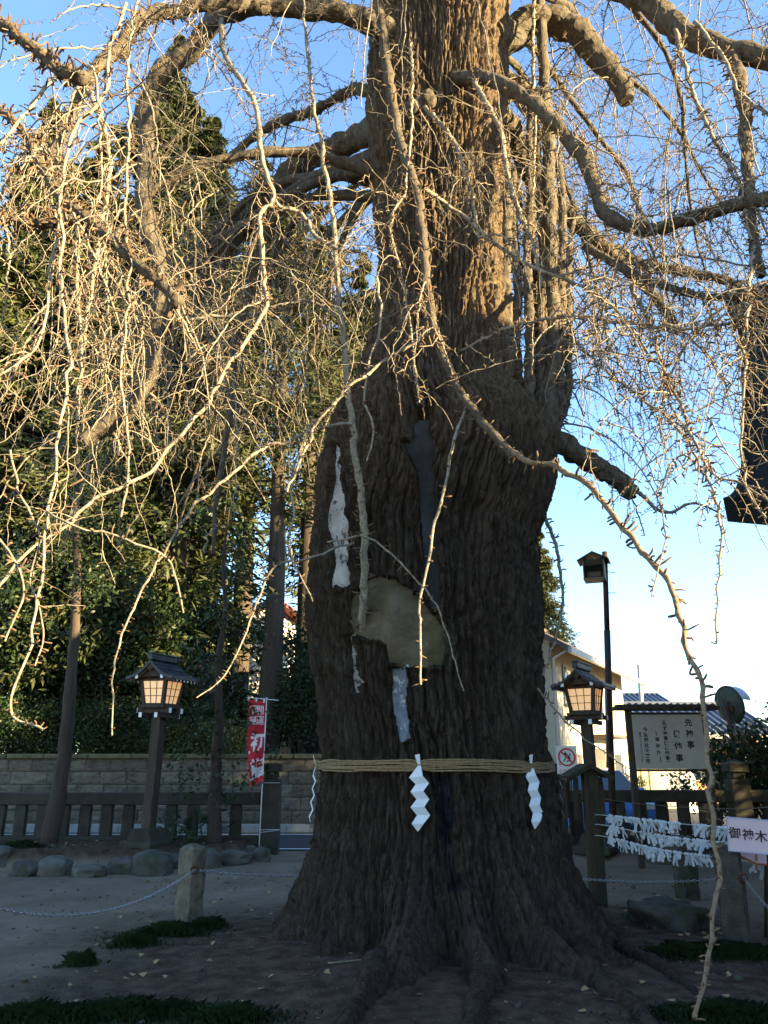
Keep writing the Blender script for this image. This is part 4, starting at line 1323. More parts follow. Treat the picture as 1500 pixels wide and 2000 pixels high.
BL = [(-15, 1700, 60, 50, 'rounded boulder cut off at the left edge of the bed'), (42, 1712, 62, 36, 'dark flat boulder, first full one from the left of the bed edge'),
      (98, 1712, 66, 46, 'dark craggy boulder left of the flat pale stone'), (170, 1713, 62, 28, 'low flat pale boulder at the edge of the path'),
      (232, 1706, 64, 36, 'low rounded boulder left of the biggest one'), (292, 1708, 78, 58, 'biggest boulder, below the glowing lantern post'),
      (348, 1696, 44, 38, 'small boulder hidden behind the pale chain post'), (404, 1696, 46, 46, 'round grey boulder just right of the pale chain post'),
      (455, 1690, 66, 36, 'long grey boulder between the chain post and the banner'), (488, 1682, 24, 30, 'small upright cobble wedged between two boulders'),
      (509, 1686, 34, 32, 'round boulder against the stone pillar')]
for i, (x, y, w, h, lab) in enumerate(BL):
    g = on_ground(x, y)
    s = px_size(1, y, g[1])
    gz = float(gh(g[0], g[1]))
    boulder('boulder', (g[0], g[1] + w * s * 0.3, min(gz, 0.05)), (w * s * 0.95, w * s * 0.8, h * s * 0.98), i * 3.7, lab, M['boulder'], amp=0.34)

def stone_post(x, ybase, w, hz_, label, tip=0.05, seed=0.0, m='post_stone'):
    g = on_ground(x, ybase)
    n = 22
    o = empty('chain_post', (g[0], g[1], gh(g[0], g[1])), 0, label, 'stone post', 'stone posts carrying the chain')
    zs_ = np.linspace(-0.1, hz_, 34); a = np.linspace(0, 2 * math.pi, n, endpoint=False)
    A, Z = np.meshgrid(a, zs_)
    sq = 1 / np.maximum(np.abs(np.cos(A)), np.abs(np.sin(A))) ** 0.92
    top = np.clip((hz_ - Z) / tip, 0, 1) ** 0.45
    r = w / 2 * sq * (0.25 + 0.75 * top) * (1 + 0.16 * (fbm(np.cos(A) * 3 + seed, np.sin(A) * 3, Z * 5 + seed, 3) - 0.5) * 2)
    V = np.stack([r * np.cos(A), r * np.sin(A), Z], -1).reshape(-1, 3) @ rotz(rad(-28)).T
    F = [[j * n + i, j * n + (i + 1) % n, (j + 1) * n + (i + 1) % n, (j + 1) * n + i] for j in range(33) for i in range(n)] + [[33 * n + i for i in range(n)]]
    link('shaft', mk_mesh('shaft', V, F, False), M[m], o)
    z = hz_ * 0.68
    ring = np.array([(0.035 * math.cos(t), 0, z + 0.035 * math.sin(t)) for t in np.linspace(0, 2 * math.pi, 17)])
    MB().tube(ring + np.array([0.06, -w / 2 - 0.035, 0]), 0.009, 6, False).build('ring', M['rust'], o, True)
    MB().box((0.04, -w / 2 - 0.005, z + 0.01), (0.05, 0.05, 0.03)).build('staple', M['rust'], o)
    return np.array(o.location) + np.array([0.06, -w / 2 - 0.04, z])
M['post_dark'] = mat('dark_lichened_stone', (0.055, 0.048, 0.036), (0.13, 0.115, 0.088), 7, 0.95, 1.0, 25, c3=(0.17, 0.15, 0.11), s3=6, t3=(0.6, 0.7), bdist=0.04)
M['rust'] = mat('rusty_iron', (0.05, 0.025, 0.015), (0.13, 0.06, 0.03), 20, 0.85, 0.3)
hL = stone_post(367, 1808, 0.215, 0.72, 'pale weathered stone chain post standing in the grass tuft')
hR = stone_post(1442, 1848, 0.22, 0.80, 'dark stone chain post below the pink sacred tree sign', seed=4.0, m='post_dark')
M['post_stone_dark'] = M['post_stone']
lnk = []
def link_mesh():
    t = np.linspace(0, 2 * math.pi, 11)[:-1]
    P = np.stack([0.022 * np.sign(np.cos(t)) * np.abs(np.cos(t)) ** 0.8, 0.0105 * np.sin(t), 0 * t], 1)
    P = np.vstack([P, P[:1]])
    return tube_batch(P[None], np.full((1, 11), 0.0036), 5)
LV, LF = link_mesh()
def chain(a, b, sag, label):
    n = 120
    t = np.linspace(0, 1, n)
    P = np.asarray(a) + (np.asarray(b) - np.asarray(a)) * t[:, None]
    P[:, 2] -= sag * 4 * t * (1 - t)
    P[:, 2] = np.maximum(P[:, 2], gh(P[:, 0], P[:, 1]) + 0.012)
    s = np.concatenate([[0], np.cumsum(np.linalg.norm(np.diff(P, axis=0), axis=1))])
    k = int(s[-1] / 0.0345)
    sp = np.linspace(0, s[-1], k)
    Q = np.stack([np.interp(sp, s, P[:, i]) for i in range(3)], 1)
    V, F = [], []
    for i in range(k - 1):
        d = Q[i + 1] - Q[i]; d /= np.linalg.norm(d)
        x = np.cross(d, (0, 0, 1)); x /= np.linalg.norm(x); z = np.cross(x, d)
        if i % 2: x, z = z, -x
        V.append(LV @ np.stack([d, x, z], 0) + (Q[i] + Q[i + 1]) / 2)
        F.append(LF + i * len(LV))
    o = link('chain', mk_mesh('chain', np.concatenate(V), np.concatenate(F), True), M['chain'])
    tag(o, label, 'chain', 'galvanised chains strung between the posts')
hB = np.array([0.9, 10.9, 0.45])
MB().box((0.9, 10.95, 0.3), (0.2, 0.2, 0.8), bev=0.03)
chain(at(-25, 1768, 6.2), hL, 0.20, 'sagging chain at the left of the pale chain post')
chain(hL, hB, 0.13, 'chain running from the pale post behind the great trunk')
chain(hB, hR, 0.14, 'chain between the great trunk and the dark stone post')
chain(hR, at(1620, 1850, 6.3), 0.10, 'chain slanting down to the right of the dark stone post')
stone_post_hidden = None
mossy = mat('mossy_rock', (0.06, 0.052, 0.04), (0.15, 0.135, 0.105), 5, 0.95, 0.8, 22, c3=(0.05, 0.065, 0.025), s3=2.5, bdist=0.05)
g = on_ground(1345, 1835)
boulder('mossy_mound', (g[0], g[1] + 0.55, -0.06), (0.72, 0.7, 0.40), 21.0, 'low mossy rock mound left of the dark chain post', mossy, 'mossy rocks', amp=0.5)
g = on_ground(1362, 1765)
boulder('mossy_rock', (g[0], g[1] + 0.3, 0.0), (0.26, 0.3, 0.85), 31.0, 'upright mossy stone behind the low rock mound', mossy, 'mossy rocks', flat=0.35)
g = on_ground(1330, 1690)
boulder('mossy_rock', (g[0], g[1] + 0.3, 0.0), (0.9, 0.6, 0.40), 37.0, 'dark rock under the strings of paper slips', mossy, 'mossy rocks')

# ------------------------------------------------------------------ rack with gable roof, strings, paper fortune slips
gR = on_ground(1172, 1778)
rack = empty('offering_rack', gR, 0, 'mossy wooden post with a small gable roof holding the paper strings', 'rack')
rx, ry = gR[0] - 0.03, gR[1]
MB().box((rx + 0.02, ry, 0.74), (0.165, 0.165, 1.5), bev=0.008).build('post', M['old_wood'], rack, world=True)
for s in (-1, 1):
    MB().bar((rx, ry + 0.10, 1.535), (rx + s * 0.25, ry + 0.10, 1.395), 0.5, 0.028).build('roof_board', M['old_wood'], rack, world=True)
    MB().bar((rx, ry - 0.165, 1.515), (rx + s * 0.26, ry - 0.165, 1.37), 0.025, 0.045, (0, 0, 1)).build('bargeboard', M['old_wood'], rack, world=True)
    MB().box((rx + s * 0.14, ry + 0.02, 1.16), (0.06, 0.03, 0.46)).build('hanging_board', M['old_wood'], rack, world=True)
    MB().box((rx + s * 0.20, ry + 0.2, 1.14), (0.05, 0.03, 0.40)).build('hanging_board', M['dark_wood'], rack, world=True)
strings = []
M['string'] = mat('white_string', (0.55, 0.53, 0.5), (0.65, 0.63, 0.6), 10, 0.9)
M['wire'] = mat('old_wire', (0.14, 0.12, 0.10), (0.2, 0.17, 0.14), 10, 0.8)
SP = [((1152, 1593), (1178, 1592), (1300, 1606), (1430, 1618)), ((1154, 1611), (1182, 1612), (1300, 1634), (1430, 1648)), ((1154, 1633), (1182, 1634), (1290, 1660), (1430, 1678), (1520, 1692))]
SL = ['uppermost', 'middle', 'lowest']
for i, pts in enumerate(SP):
    Yv = np.interp([p[0] for p in pts], [1152, 1520], [9.66, 8.1])
    P = spline(np.array([at(p[0], p[1], y) for p, y in zip(pts, Yv)]), 60)
    o = MB().tube(P, 0.004, 5).build('paper_string', M['string'], None, True)
    tag(o, SL[i] + ' white string from the mossy post, hung with paper slips', 'string', 'strings for paper slips')
    strings.append(P)
P = spline(np.array([at(1098, 1538, 10.6), at(1190, 1562, 9.9), at(1300, 1574, 9.3), at(1430, 1580, 8.6), at(1520, 1575, 8.2)]), 60)
tag(MB().tube(P, 0.004, 5).build('wire', M['wire'], None, True), 'bare thin wire sagging above the paper slips', 'wire')
def slip(seed):
    r = random.Random(seed)
    mb = MB()
    w = 0.026
    mb.box((0, 0, 0), (0.035, 0.028, 0.026), rotz(r.uniform(-.5, .5)), 0.006)
    for s in (-1, 1):
        L = r.uniform(0.05, 0.15); a = s * r.uniform(0.1, 0.75); n = 6
        pts = []
        x, z, th_ = 0.0, -0.008, a
        for k in range(n):
            pts.append((x, r.uniform(-.006, .006) - 0.004, z)); x += math.sin(th_) * L / n; z -= math.cos(th_) * L / n; th_ *= 0.75
        pts = np.array(pts)
        d = np.array([math.cos(a * 0.6), 0.25, math.sin(a * 0.6)]) * w / 2
        V = np.vstack([pts - d, pts + d, pts - d + (0, .003, 0), pts + d + (0, .003, 0)])
        F = []
        for k in range(n - 1):
            F += [[k, k + 1, n + k + 1, n + k], [2 * n + k, 3 * n + k, 3 * n + k + 1, 2 * n + k + 1], [k, 2 * n + k, 2 * n + k + 1, k + 1], [n + k, n + k + 1, 3 * n + k + 1, 3 * n + k]]
        mb.add(V, F)
    me = mb.mesh('paper_slip'); me.materials.append(M['paper'])
    return me
slips = [slip(s) for s in range(9)]
cnt = [44, 40, 40]
def ordinal(n):
    return str(n) + ('th' if 10 <= n % 100 <= 20 else {1: 'st', 2: 'nd', 3: 'rd'}.get(n % 10, 'th'))
for i, P in enumerate(strings):
    px, _ = to_px(P)
    xs_ = [1188 + (k + random.uniform(0, 1)) / cnt[i] * (1418 - 1188) if not (i == 2 and k > 34) else 1466 + (k - 34) * 9 for k in range(cnt[i])]
    xs_ = sorted(x for x in xs_ if noise(x * 0.035, i * 3.7, 0.3) >= 0.30 or x > 1420)
    for k, x in enumerate(xs_):
        p = np.array([np.interp(x, px, P[:, a]) for a in range(3)])
        o = bpy.data.objects.new('paper_slip', random.choice(slips)); COL.objects.link(o)
        o.location = p + np.array([0, -0.006, 0]); o.rotation_euler = (random.uniform(-.25, .25), random.uniform(-.7, .7), random.uniform(-1.3, 1.3))
        s = random.uniform(0.8, 1.25); o.scale = (s, s, s)
        tag(o, 'white paper fortune slip, ' + ordinal(k + 1) + ' from the mossy post on the ' + SL[i] + ' string', 'paper slip', 'paper slips on the ' + SL[i] + ' string')

# ------------------------------------------------------------------ signs
def panel_frame(tl, tr, bl):
    r = tr - tl; w = np.linalg.norm(r); r = r / w
    u = tl - bl; u = u - u.dot(r) * r; h = np.linalg.norm(u); u /= h
    n = np.cross(r, u); n = n / np.linalg.norm(n)           # towards the eye when r points right, u up
    if n[1] > 0: n = -n
    R = np.stack([r, n, u], 1)
    return (R, (tr + bl) / 2), w, h
def panel(mb, fr, w, h, d, bev=0.004):
    R, o = fr
    mb.box(o - R[:, 1] * d / 2, (w, d, h), R, bev)
    return mb
# the pink sign: sacred tree
M['pink_cloth'] = mat('pinkish_white_cloth', (0.56, 0.40, 0.41), (0.63, 0.46, 0.47), 3, 0.8)
M['pink_edge'] = mat('lilac_hem', (0.45, 0.42, 0.55), (0.5, 0.47, 0.6), 3, 0.8)
M['purple_ink'] = mat('purple_black_ink', (0.03, 0.008, 0.018), (0.04, 0.012, 0.025), 5, 0.6)
fr, w, h = panel_frame(at(1423, 1595, 7.75), at(1536, 1604, 7.6), at(1417, 1662, 7.75))
sg = empty('sacred_tree_sign', fr[1] - np.array([0, 0, h / 2]), 0, 'pinkish cloth-covered sign with dark brush characters, right edge', 'sign')
panel(MB(), fr, w, h, 0.03, 0.008).build('board', M['pink_cloth'], sg, world=True)
for s, (cx_, cz_, ww, hh) in enumerate(((0, h / 2 - .006, w, .012), (0, -h / 2 + .006, w, .012), (-w / 2 + .006, 0, .012, h - .026), (w / 2 - .006, 0, .012, h - .026))):
    MB().box(fr[1] + fr[0] @ np.array([cx_, 0.002, cz_]), (ww, 0.006, hh), fr[0], 0.001).build('hem', M['pink_edge'], sg, world=True)
k = w / 113.0
mb = MB(); write(mb, [('御', (1438 - 1479) * k, 0.010, 24 * k), ('神', (1464 - 1479) * k, 0.006, 24 * k), ('木', (1489 - 1479) * k, 0.0, 25 * k)], fr, 0.006, 0.016)
mb.build('lettering', M['purple_ink'], sg, world=True)
MB().bar(fr[1] + fr[0] @ np.array([0.1, -0.05, 0]), fr[1] + np.array([0.1, 0.12, -1.15]), 0.04, 0.03).build('stake', M['old_wood'], sg, world=True)
M['orange_wood'] = mat('orange_wood', (0.34, 0.10, 0.04), (0.45, 0.16, 0.07), 8, 0.6)
tr_ = empty('pink_tray', at(1480, 1690, 8.0), 0, 'pink slanted tray with orange wooden edges under the sacred tree sign', 'tray')
a, b, c, d = at(1420, 1660, 8.0), at(1540, 1665, 8.0), at(1540, 1691, 7.85), at(1479, 1688, 7.85)
MB().add(np.vstack([[a, b, c, d], np.array([a, b, c, d]) + (0, 0.02, -0.01)]), [[0, 1, 2, 3], [7, 6, 5, 4], [0, 4, 5, 1], [1, 5, 6, 2], [2, 6, 7, 3], [3, 7, 4, 0]]).build('tray_panel', M['pink_cloth'], tr_, world=True)
MB().bar(a, d, 0.012, 0.018).bar(d, c, 0.012, 0.018).bar(at(1477, 1668, 7.9), at(1477, 1700, 7.88), 0.014, 0.014).build('edge_strip', M['orange_wood'], tr_, world=True)
MB().bar(at(1500, 1680, 8.0), on_ground(1500, 1835), 0.05, 0.05).build('leg', M['old_wood'], tr_, world=True)

# no-fire sign
fr, w, h = panel_frame(at(1087, 1457, 14.4), at(1126, 1457, 14.4), at(1088, 1512, 14.4))
sg = empty('no_fire_sign', on_ground(1117, 1676), 0, 'small white no-fire sign with red ring on a thin stake', 'sign')
panel(MB(), fr, w, h, 0.012, 0.002).build('board', M['white_paint'], sg, world=True)
t = np.linspace(0, 2 * math.pi, 41)
ring = []
r0, r1, zc = 0.36 * w, 0.435 * w, 0.10 * h
ring = np.array([(r * math.cos(a), 0.004, zc + r * math.sin(a)) for a in t[:-1] for r in (r0, r1)])
MB().add(ring @ fr[0].T + fr[1], [[2 * i, 2 * i + 1, (2 * i + 3) % 80, (2 * i + 2) % 80] for i in range(40)]).box(fr[1] + fr[0] @ np.array([0, 0.006, zc]), (0.075 * w, 0.003, 2 * r0), fr[0] @ roty(rad(-45)), 0.001).build('prohibition_ring', M['red_paint'], sg, world=True)
mb = MB()
for cx_, cz_, ww, hh, an in ((-.10, -.10, .05, .30, .5), (.02, .12, .05, .34, -.7), (.12, -.05, .12, .10, .4), (-.06, .16, .13, .06, .2), (.05, -.18, .16, .05, -.3), (.16, .12, .05, .14, .3)):
    mb.box(fr[1] + fr[0] @ np.array([cx_ * w, 0.003, zc + cz_ * w]), (ww * w, 0.002, hh * w), fr[0] @ roty(an), 0.001)
mb.build('fire_symbol', M['ink'], sg, world=True)
mb = MB(); write(mb, [(ch, (i - 1.5) * w * 0.22, -0.40 * h, 0.075) for i, ch in enumerate('火気厳禁')], fr, 0.005, 0.008)
mb.build('lettering', M['red_paint'], sg, world=True)
MB().bar(at(1106, 1470, 14.43), on_ground(1118, 1677), 0.045, 0.03).build('stake', M['old_wood'], sg, world=True)

# notice board
nbp = [on_ground(1249, 1696), None]
NB = empty('notice_board', on_ground(1300, 1696), 0, 'roofed wooden notice board with black brush writing on weathered white', 'notice board')
Yn = 13.4
M['weathered_white'] = mat('weathered_white_board', (0.36, 0.335, 0.30), (0.45, 0.42, 0.38), 2.5, 0.85, 0.2, 30, c3=(0.28, 0.24, 0.2), s3=1.2, t3=(0.6, 0.8))
pA, pB = at(1226, 1388, Yn), at(1371, 1386, Yn)
for p in (pA, pB):
    MB().box((p[0], Yn, p[2] / 2 + 0.02), (0.095, 0.095, p[2] + 0.02), bev=0.006).build('post', M['dark_wood'], NB, world=True)
mid = (pA[0] + pB[0]) / 2
MB().box((mid, Yn, pA[2] + 0.035), (1.66, 0.34, 0.06), bev=0.006).box((mid, Yn, pA[2] + 0.075), (1.60, 0.20, 0.04)).build('roof_board', M['dark_wood'], NB, world=True)
zt_, zb_ = at(1300, 1396, Yn)[2], at(1300, 1502, Yn)[2]
wN, hN = pB[0] - pA[0] - 0.08, zt_ - zb_
frN = (np.stack([(1.0, 0, 0), (0, -1.0, 0), (0, 0, 1.0)], 1), np.array([mid, Yn - 0.052, (zt_ + zb_) / 2]))
panel(MB(), frN, wN, hN, 0.03).build('panel', M['weathered_white'], NB, world=True)
for dz in (-hN / 2 - 0.02, hN / 2 + 0.02):
    MB().box((mid, Yn, (zt_ + zb_) / 2 + dz), (wN, 0.05, 0.035)).build('rail', M['dark_wood'], NB, world=True)
mb = MB()
def col_text(txt, fx, f0, f1, sz):
    n = len(txt)
    return [(c, (fx - 0.5) * wN, (0.5 - (f0 + (f1 - f0) * (i / max(1, n - 1)))) * hN, sz) for i, c in enumerate(txt)]
its = col_text('先神事', .80, .15, .56, .125) + col_text('後他事', .62, .36, .80, .125) + col_text('先ず神事後に他事', .455, .17, .80, .072)
its += col_text('禁秘抄', .335, .46, .70, .07) + col_text('今宮神社々務所', .175, .28, .86, .078) + col_text('電話〇二八六八八六八八五番', .095, .35, .86, .036)
its += [('―', 0, 0, 0)]
write(mb, [i for i in its if i[3] > 0], frN, 0.004, 0.02)
for fx, f0, f1 in ((.325, .31, .39), (.35, .78, .87)):
    mb.box(frN[1] + frN[0] @ np.array([(fx - .5) * wN, 0.004, (.5 - (f0 + f1) / 2) * hN]), (0.010, 0.003, (f1 - f0) * hN), None, 0.001)
for fz, s in ((.125, 1), (.85, -1)):
    arc = np.array([((.455 - .5) * wN + 0.03 * math.cos(t), 0.004, (.5 - fz) * hN + s * 0.014 * math.sin(t)) for t in np.linspace(0, math.pi, 9)])
    mb.tube(arc @ frN[0].T + frN[1], 0.003, 4)
mb.build('lettering', M['ink'], NB, world=True)
tie = MB().tube(spline([at(1000, 1300, 14.0)] * 0 + [at(1240, 1452, Yn - .08), at(1282, 1450, Yn - .08)], 4), 0.003, 4)

# tall pole with a small roofed box
pb = at(1190, 1560, 14.9); pt = at(1181, 1078, 14.9)
PL = empty('tall_pole', (pb[0], 14.9, 0), 0, 'tall thin brown pole with a small roofed box at its top', 'pole')
pb[2] = 0
mdl = pb + (pt - pb) * 0.72
MB().tube([pb, mdl], 0.062, 12).tube([mdl, pt], 0.052, 12).build('shaft', M['rust_pole'], PL, True, True)
bc = at(1161, 1112, 14.75)
M['box_metal'] = mat('dull_green_metal', (0.10, 0.12, 0.11), (0.2, 0.22, 0.19), 6, 0.6, c3=(0.3, 0.28, 0.05), s3=5, t3=(0.6, 0.7))
M['nest'] = mat('dry_straw', (0.10, 0.075, 0.045), (0.22, 0.17, 0.10), 20, 0.95)
Rb = rotz(rad(-20))
for c, s, m_, nm in (((0, 0, -.21), (.40, .40, .03), 'box_metal', 'floor'), ((-.185, 0, -.02), (.02, .40, .36), 'box_metal', 'side_panel'), ((.185, 0, -.02), (.02, .40, .36), 'box_metal', 'side_panel'), ((0, .185, -.02), (.35, .02, .36), 'box_metal', 'back_panel'), ((0, -.19, .10), (.35, .02, .12), 'old_wood', 'front_panel')):
    MB().box(bc + Rb @ np.array(c), s, Rb, 0.003).build(nm, M[m_], PL, world=True)
for s in (-1, 1):
    MB().box(bc + Rb @ np.array((s * .14, 0, .215)), (.34, .52, .02), Rb @ roty(s * rad(28)), 0.003).build('roof_board', M['roof_copper'], PL, world=True)
u = np.linspace(0, 2 * math.pi, 12)
MB().box(bc + Rb @ np.array((0, .02, -.13)), (.30, .28, .14), Rb, 0.06).build('nest', M['nest'], PL, world=True)
MB().tube([at(1187, 1117, 14.9), at(1201, 1118, 14.85)], 0.008, 6).tube([at(1187, 1158, 14.9), at(1203, 1158, 14.85)], 0.008, 6).build('step_bolt', M['rust_pole'], PL, True, True)
MB().tube([at(1182, 1330, 14.82), at(1186, 1500, 14.82)], 0.018, 8).build('conduit', M['metal'], PL, True, True)

# road mirror seen from behind
mc = at(1424, 1378, 17.2)
MR = empty('road_mirror', (mc[0], 17.2, 0), 0, 'back of a hooded convex road mirror rising above the dark hedge', 'mirror')
M['mirror_back'] = mat('faded_green_steel', (0.05, 0.06, 0.05), (0.10, 0.11, 0.085), 5, 0.6, c3=(0.28, 0.27, 0.16), s3=3, t3=(0.58, 0.7))
Rm = rotz(rad(-62)) @ rotx(rad(8))
n = 28
aa = np.linspace(0, 2 * math.pi, n, endpoint=False)
V, F = [], []
for r, d in ((0.02, -0.08), (0.16, -0.07), (0.26, -0.04), (0.335, 0.0), (0.345, 0.05)):
    V += [(r * math.cos(a), d, r * 1.12 * math.sin(a)) for a in aa]
for j in range(4):
    F += [[j * n + i, j * n + (i + 1) % n, (j + 1) * n + (i + 1) % n, (j + 1) * n + i] for i in range(n)]
F += [[i for i in range(n)][::-1]]
b_ = len(V); V += [(0.32 * math.cos(a), 0.03, 0.36 * math.sin(a)) for a in aa]; F += [[b_ + i for i in range(n)]]
MB().add(np.array(V) @ Rm.T + mc, F).build('dish', M['mirror_back'], MR, True, True)
V = []; hA = np.linspace(rad(15), rad(165), 15)
for d in (0.0, 0.27):
    V += [(0.36 * math.cos(a), d, 0.405 * math.sin(a) - 0.05 * (d > 0)) for a in hA]
V = np.array(V); V2 = V * np.array([1.02, 1, 1.02])
MB().add(np.vstack([V, V2]) @ Rm.T + mc, [[i, i + 1, 16 + i, 15 + i] for i in range(14)] + [[30 + i, 45 + i, 46 + i, 31 + i] for i in range(14)] + [[15 + i, 16 + i, 46 + i, 45 + i] for i in range(14)]).build('hood', M['metal'], MR, False, True)
MB().tube([mc + Rm @ np.array((0.05, -0.16, 0.1)), np.array([mc[0] + .1, 17.05, 0.0])], 0.045, 10).build('pole', M['rust_pole'], MR, True, True)
MB().box(mc + Rm @ np.array((0.05, -0.11, -.05)), (0.25, 0.08, 0.1), Rm)  .build('bracket', M['rust'], MR, world=True)
# ------------------------------------------------------------------ shrine hall whose roof corner hangs in at the right
HA = np.array([3.24, 7.0])                                   # eave corner in view
hd = np.array([2.66, 4.7]); hd /= np.linalg.norm(hd)         # up the slope
he = np.array([hd[1], -hd[0]])                               # along the eave, away from the tree
HALL = empty('shrine_hall', (HA[0] + 4 * he[0] + 5 * hd[0], HA[1] + 4 * he[1] + 5 * hd[1], 0), 0, 'dark copper-roofed shrine hall, its roof corner entering at the right edge', 'building')
def HP(s, u, z):
    p = HA + (s - 0.09 * math.exp(-max(u, 0) / 0.6) * math.exp(-max(s, 0) / 0.8)) * he + u * hd
    return np.array([p[0], p[1], z])
M['hall_roof'] = mat('dark_hall_copper', (0.010, 0.010, 0.010), (0.022, 0.022, 0.022), 3, 0.85, 0.2, 20, spec=0.08)
U_R, H_R, S_L = 5.4, 4.95, 8.0
def hz(u):
    f = np.clip(u / U_R, 0, 1)
    return 3.61 + H_R * (0.50 * f + 0.50 * f ** 1.7)
us = np.linspace(0, U_R, 22)
def flare(s):
    return 0.30 * np.exp(-s / 0.9) 
ss = np.concatenate([np.linspace(0, 3, 10), np.linspace(3.6, S_L, 8)])
for side in (0, 1):
    us = np.linspace(0 if side == 0 else 1.5, U_R, 22)
    V, F = [], []
    for lay in (0, 1):
        for s in ss:
            for u in us:
                uu = u if side == 0 else 2 * U_R - u
                z = hz(u) + flare(s) * (1 - u / U_R) ** 3 - lay * (0.22 - 0.10 * u / U_R)
                V.append(HP(s, uu + (lay * 0.05 if side == 0 else -lay * 0.05) * (u < .01), z))
    n, m_ = len(us), len(ss)
    for lay in (0, 1):
        for i in range(m_ - 1):
            for j in range(n - 1):
                a = lay * n * m_ + i * n + j
                F.append([a, a + 1, a + n + 1, a + n])
    k = n * m_
    for i in range(m_ - 1):
        F.append([i * n, (i + 1) * n, k + (i + 1) * n, k + i * n])
    for j in range(n - 1):
        F.append([j, j + 1, k + j + 1, k + j]); b = (m_ - 1) * n
        F.append([b + j, b + j + 1, k + b + j + 1, k + b + j])
    roof = MB().add(V, F).build('roof', M['hall_roof'], HALL, True, True)
    roof.data.polygons.foreach_set('use_smooth', np.zeros(len(roof.data.polygons), bool))
    s = 0.12
    while s < S_L:
        P = np.array([HP(s, (u if side == 0 else 2 * U_R - u), hz(u) + flare(s) * (1 - u / U_R) ** 3 + 0.012) for u in us])
        MB().tube(P, 0.028, 6).build('roof_rib', M['hall_roof'], roof, True, True)
        s += 0.36
MB().bar(HP(-0.1, U_R, 3.61 + H_R + 0.18), HP(S_L + .1, U_R, 3.61 + H_R + 0.18), 0.5, 0.42).build('ridge', M['hall_roof'], HALL, world=True)
M['pale_copper'] = mat('pale_ridge_copper', (0.35, 0.36, 0.36), (0.5, 0.5, 0.5), 4, 0.5)
MB().bar(HP(-0.15, U_R, 3.61 + H_R + 0.42), HP(S_L + .15, U_R, 3.61 + H_R + 0.42), 0.62, 0.07).build('ridge_cap', M['pale_copper'], HALL, world=True)
M['hall_wall'] = mat('dark_timber_wall', (0.05, 0.035, 0.025), (0.10, 0.075, 0.05), 4, 0.85, 0.3, 30, (4, 4, .3))
for a, b in (((2.2, 2.0), (S_L - 1.5, 2.0)), ((2.2, 2 * U_R - 2.0), (S_L - 1.5, 2 * U_R - 2.0)), ((2.2, 2.0), (2.2, 2 * U_R - 2.0)), ((S_L - 1.5, 2.0), (S_L - 1.5, 2 * U_R - 2.0))):
    MB().bar(HP(a[0], a[1], 2.4), HP(b[0], b[1], 2.4), 0.2, 4.8).build('wall', M['hall_wall'], HALL, world=True)
for s in (2.2, S_L - 1.5):
    MB().add([HP(s, 2.0, 4.6), HP(s, 2 * U_R - 2, 4.6), HP(s, U_R, 7.9), HP(s + .1, 2.0, 4.6), HP(s + .1, 2 * U_R - 2, 4.6), HP(s + .1, U_R, 7.9)], [[0, 1, 2], [5, 4, 3], [0, 3, 4, 1], [1, 4, 5, 2], [2, 5, 3, 0]]).build('gable_wall', M['hall_wall'], HALL, world=True)
s = 0.35
while s < S_L:
    MB().bar(HP(s, 0.12, 3.40 + flare(s) * 0.9), HP(s, 2.1, float(hz(2.1)) - 0.32), 0.09, 0.11).build('rafter', M['hall_roof'], HALL, world=True)
    s += 0.4
MB().bar(HP(0.5, 0.75, 3.48), HP(S_L - .5, 0.75, 3.48), 0.16, 0.22).build('purlin', M['hall_roof'], HALL, world=True)

# unseen building added past the right edge to shade lower trunk and yard
OS, OP = np.array([SUN_XY.x, SUN_XY.y]), np.array([-SUN_XY.y, SUN_XY.x])
def OFP(d, l, z):
    p = TC + d * OS + l * OP
    return np.array([p[0], p[1], z])
OFF = empty('shade_building', OFP(15.5, 0, 0), 0, 'unseen gabled building added beyond the right edge to shade the tree and yard', 'building')
def gable_block(d0, d1, l0, l1, eave, ridge, parent):
    c = [OFP(d0, l0, 0), OFP(d1, l0, 0), OFP(d1, l1, 0), OFP(d0, l1, 0)]
    up = np.array([0, 0, eave])
    V = c + [p + up for p in c] + [OFP((d0 + d1) / 2, l0, ridge - .1), OFP((d0 + d1) / 2, l1, ridge - .1)]
    MB().add(V, [[0, 1, 5, 4], [1, 2, 6, 5], [2, 3, 7, 6], [3, 0, 4, 7], [4, 5, 8], [7, 9, 6], [4, 8, 9, 7], [5, 6, 9, 8]]).build('wall', M['hall_wall'], parent, world=True)
    m = (d0 + d1) / 2
    for e in (d0 - .7, d1 + .7):
        ze = eave - (ridge - eave) / (d1 - d0) * 2 * .7
        A = [OFP(e, l0 - .5, ze), OFP(e, l1 + .5, ze), OFP(m, l1 + .5, ridge), OFP(m, l0 - .5, ridge)]
        B = [p + np.array([0, 0, .2]) for p in A]
        MB().add(A + B, [[0, 1, 2, 3], [7, 6, 5, 4], [0, 4, 5, 1], [1, 5, 6, 2], [2, 6, 7, 3], [3, 7, 4, 0]]).build('roof', M['hall_roof'], parent, world=True)
    MB().bar(OFP(m, l0 - .5, ridge + .2), OFP(m, l1 + .5, ridge + .2), .4, .35).build('ridge', M['hall_roof'], parent, world=True)
gable_block(13.0, 18.0, -1.7, 2.6, 6.6, 9.3, OFF)
gable_block(13.4, 16.4, -11.0, -1.2, 3.6, 4.6, OFF)  # low wing added to shade the near ground, higher twigs stay lit
